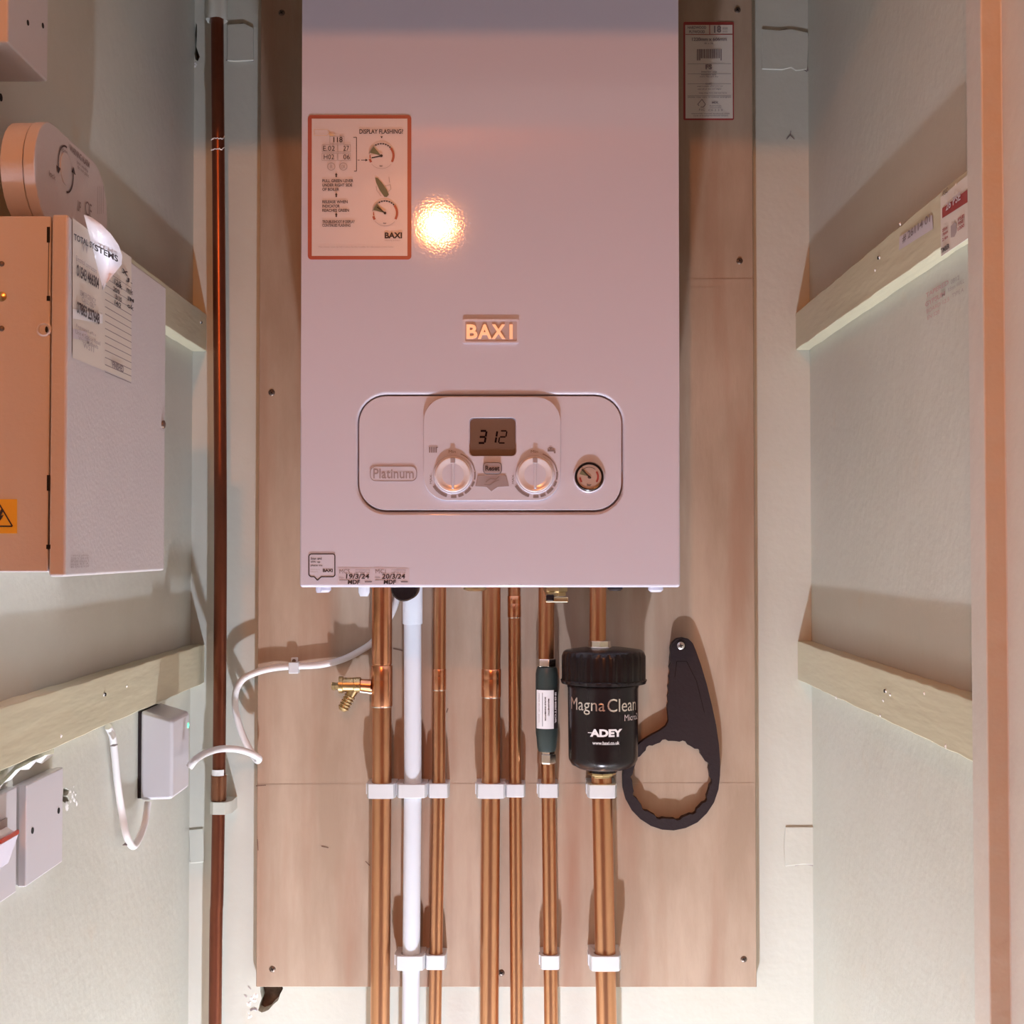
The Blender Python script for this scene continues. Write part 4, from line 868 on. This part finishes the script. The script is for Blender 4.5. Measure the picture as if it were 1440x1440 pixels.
for body, xa, ya_, xb2, yb2, hp, mm in (('TOTAL SY', 104, 337, 133, 351, 9, 'ink'), ('STEMS', 133, 352, 166, 369, 9, 'ink')):
    m_ = MB(); vs, fs = text_raw(body, .03); out = []
    for v in vs:
        x = xa+(xb2-xa)*v.x; y = ya_+(yb2-ya_)*v.x-v.y*hp; p_ = flap(x, y); out.append(p_+(EYE-p_)*.003)
    m_.add(out, fs); build('lettering', m_, M['ink'], l1)
m_ = MB()
for k in range(5): textL(m_, ('rating plate', '230 V 50 Hz', 'IP20 class I', 'max 63 A', 'BS EN 61439')[k], 99, 783+k*4.0, 124, .0016, Xc, off=.0004)
build('rating_plate_print', m_, M['softink'], sb)

# ------------------------------------------------------------------ round-ended alarm unit on top of the box
Xd = -.330; ze0 = zT-.0008; yD = Xd/ray(48,240).x*ray(48,240).y
rr = .037; Ln = .164
al = thing('round_ended_alarm', (Xd-.02, yD+.07, ze0), 'white round-ended alarm unit standing on top of the steel box', 'alarm')
stad = []
for k in range(15): a = math.radians(90+180*k/14); stad.append((yD+rr+rr*math.cos(a), ze0+rr+rr*math.sin(a)))
for k in range(15): a = math.radians(-90+180*k/14); stad.append((yD+Ln-rr+rr*math.cos(a), ze0+rr+rr*math.sin(a)))
m_ = MB(); slab(m_, [stad], .008, (Xd-.008,0,0), (0,1,0), (0,0,1), (1,0,0)); build('face_cover', m_, M['steel'], al, bevel=.003, seg=4)
st2 = [(yD+.0006+(y-yD)*.992, ze0+rr+(z-ze0-rr)*.985) for y, z in stad]
m_ = MB(); slab(m_, [st2], .0155, (Xd-.0240,0,0), (0,1,0), (0,0,1), (1,0,0)); build('base', m_, M['steel'], al, bevel=.0015)
m_ = MB()
cy_, cz_ = PX(92, 238, Xd).y, PX(92, 238, Xd).z
arc = lambda a0, a1, r_: [Vector((Xd, cy_+r_*math.sin(math.radians(a0+(a1-a0)*k/10)), cz_+r_*math.cos(math.radians(a0+(a1-a0)*k/10)))) for k in range(11)]
m_.strip(arc(-100, 5, .0165), .0014, .0005, (1,0,0)); m_.strip(arc(85, 175, .0165), .0014, .0005, (1,0,0))
for ang in (-100, 85):
    a = arc(ang, ang+1, .0165)[0]; m_.add([a+Vector((.0006,-.0045,.0)), a+Vector((.0006,.0045,.0)), a+Vector((.0006,0,-.005 if ang < 0 else .005))], [(0,1,2)])
build('arc_arrows', m_, M['ink'], al)
m_ = MB()
textL(m_, 'WARNING ALARM', 97, 212, 125, .0050, Xd, bold=.03); textL(m_, 'test weekly', 107, 231, 123, .0035, Xd); textL(m_, 'do not paint', 108, 238, 124, .0035, Xd); textL(m_, 'open', 84, 213, 94, .004, Xd); textL(m_, 'CE', 119, 301, 128, .011, Xd, bold=.0)
textL(m_, 'UP', 108, 296, 113, .008, Xd); textL(m_, 'lock', 68, 247, 77, .004, Xd)
for k in range(4):
    a = PX(137+k*2.6, 262, Xd); m_.strip([a, a+Vector((0,0,-.022))], .0005, .0004, (1,0,0))
build('lettering', m_, M['greyink'], al)
m_ = MB(); m_.lathe((Xd-.0002, cy_, cz_), (1,0,0), [(.0118,0),(.0118,.0008),(.010,.0012),(.002,.0012)], 32); build('test_button', m_, M['steel'], al, smooth=30)

# ------------------------------------------------------------------ small box at the top left
Xj = -.350; y0 = Xj/ray(11,60).x*ray(11,60).y; y1 = Xj/ray(67.5,60).x*ray(67.5,60).y; zj = PX(11, 60, Xj).z
jb = thing('junction_box', (XL, y0, zj), 'small white box high on the left wall, cut off by the top left corner', 'electrical box')
m_ = MB().box((XL+.0001, y0, zj), (Xj, y1, zj+.086)); build('body', m_, M['steel'], jb, bevel=.0016, seg=3)
for x, y in ((39,32),(60,36)):
    q = PX(x, y, Xj); m_ = MB(); m_.lathe(q-Vector((.0004,0,0)), (1,0,0), [(.0020,0),(.0020,.0008),(.001,.0008)], 12); build('screw_hole', m_, M['hole'], jb)
m_ = MB(); q = PX(1, 137, XL); build('nail_hole', m_.lathe(q, (1,0,0), [(.003,0),(.003,.0004)], 12), M['hole'], wall_left)

for o in ROOTS: del o['_b']
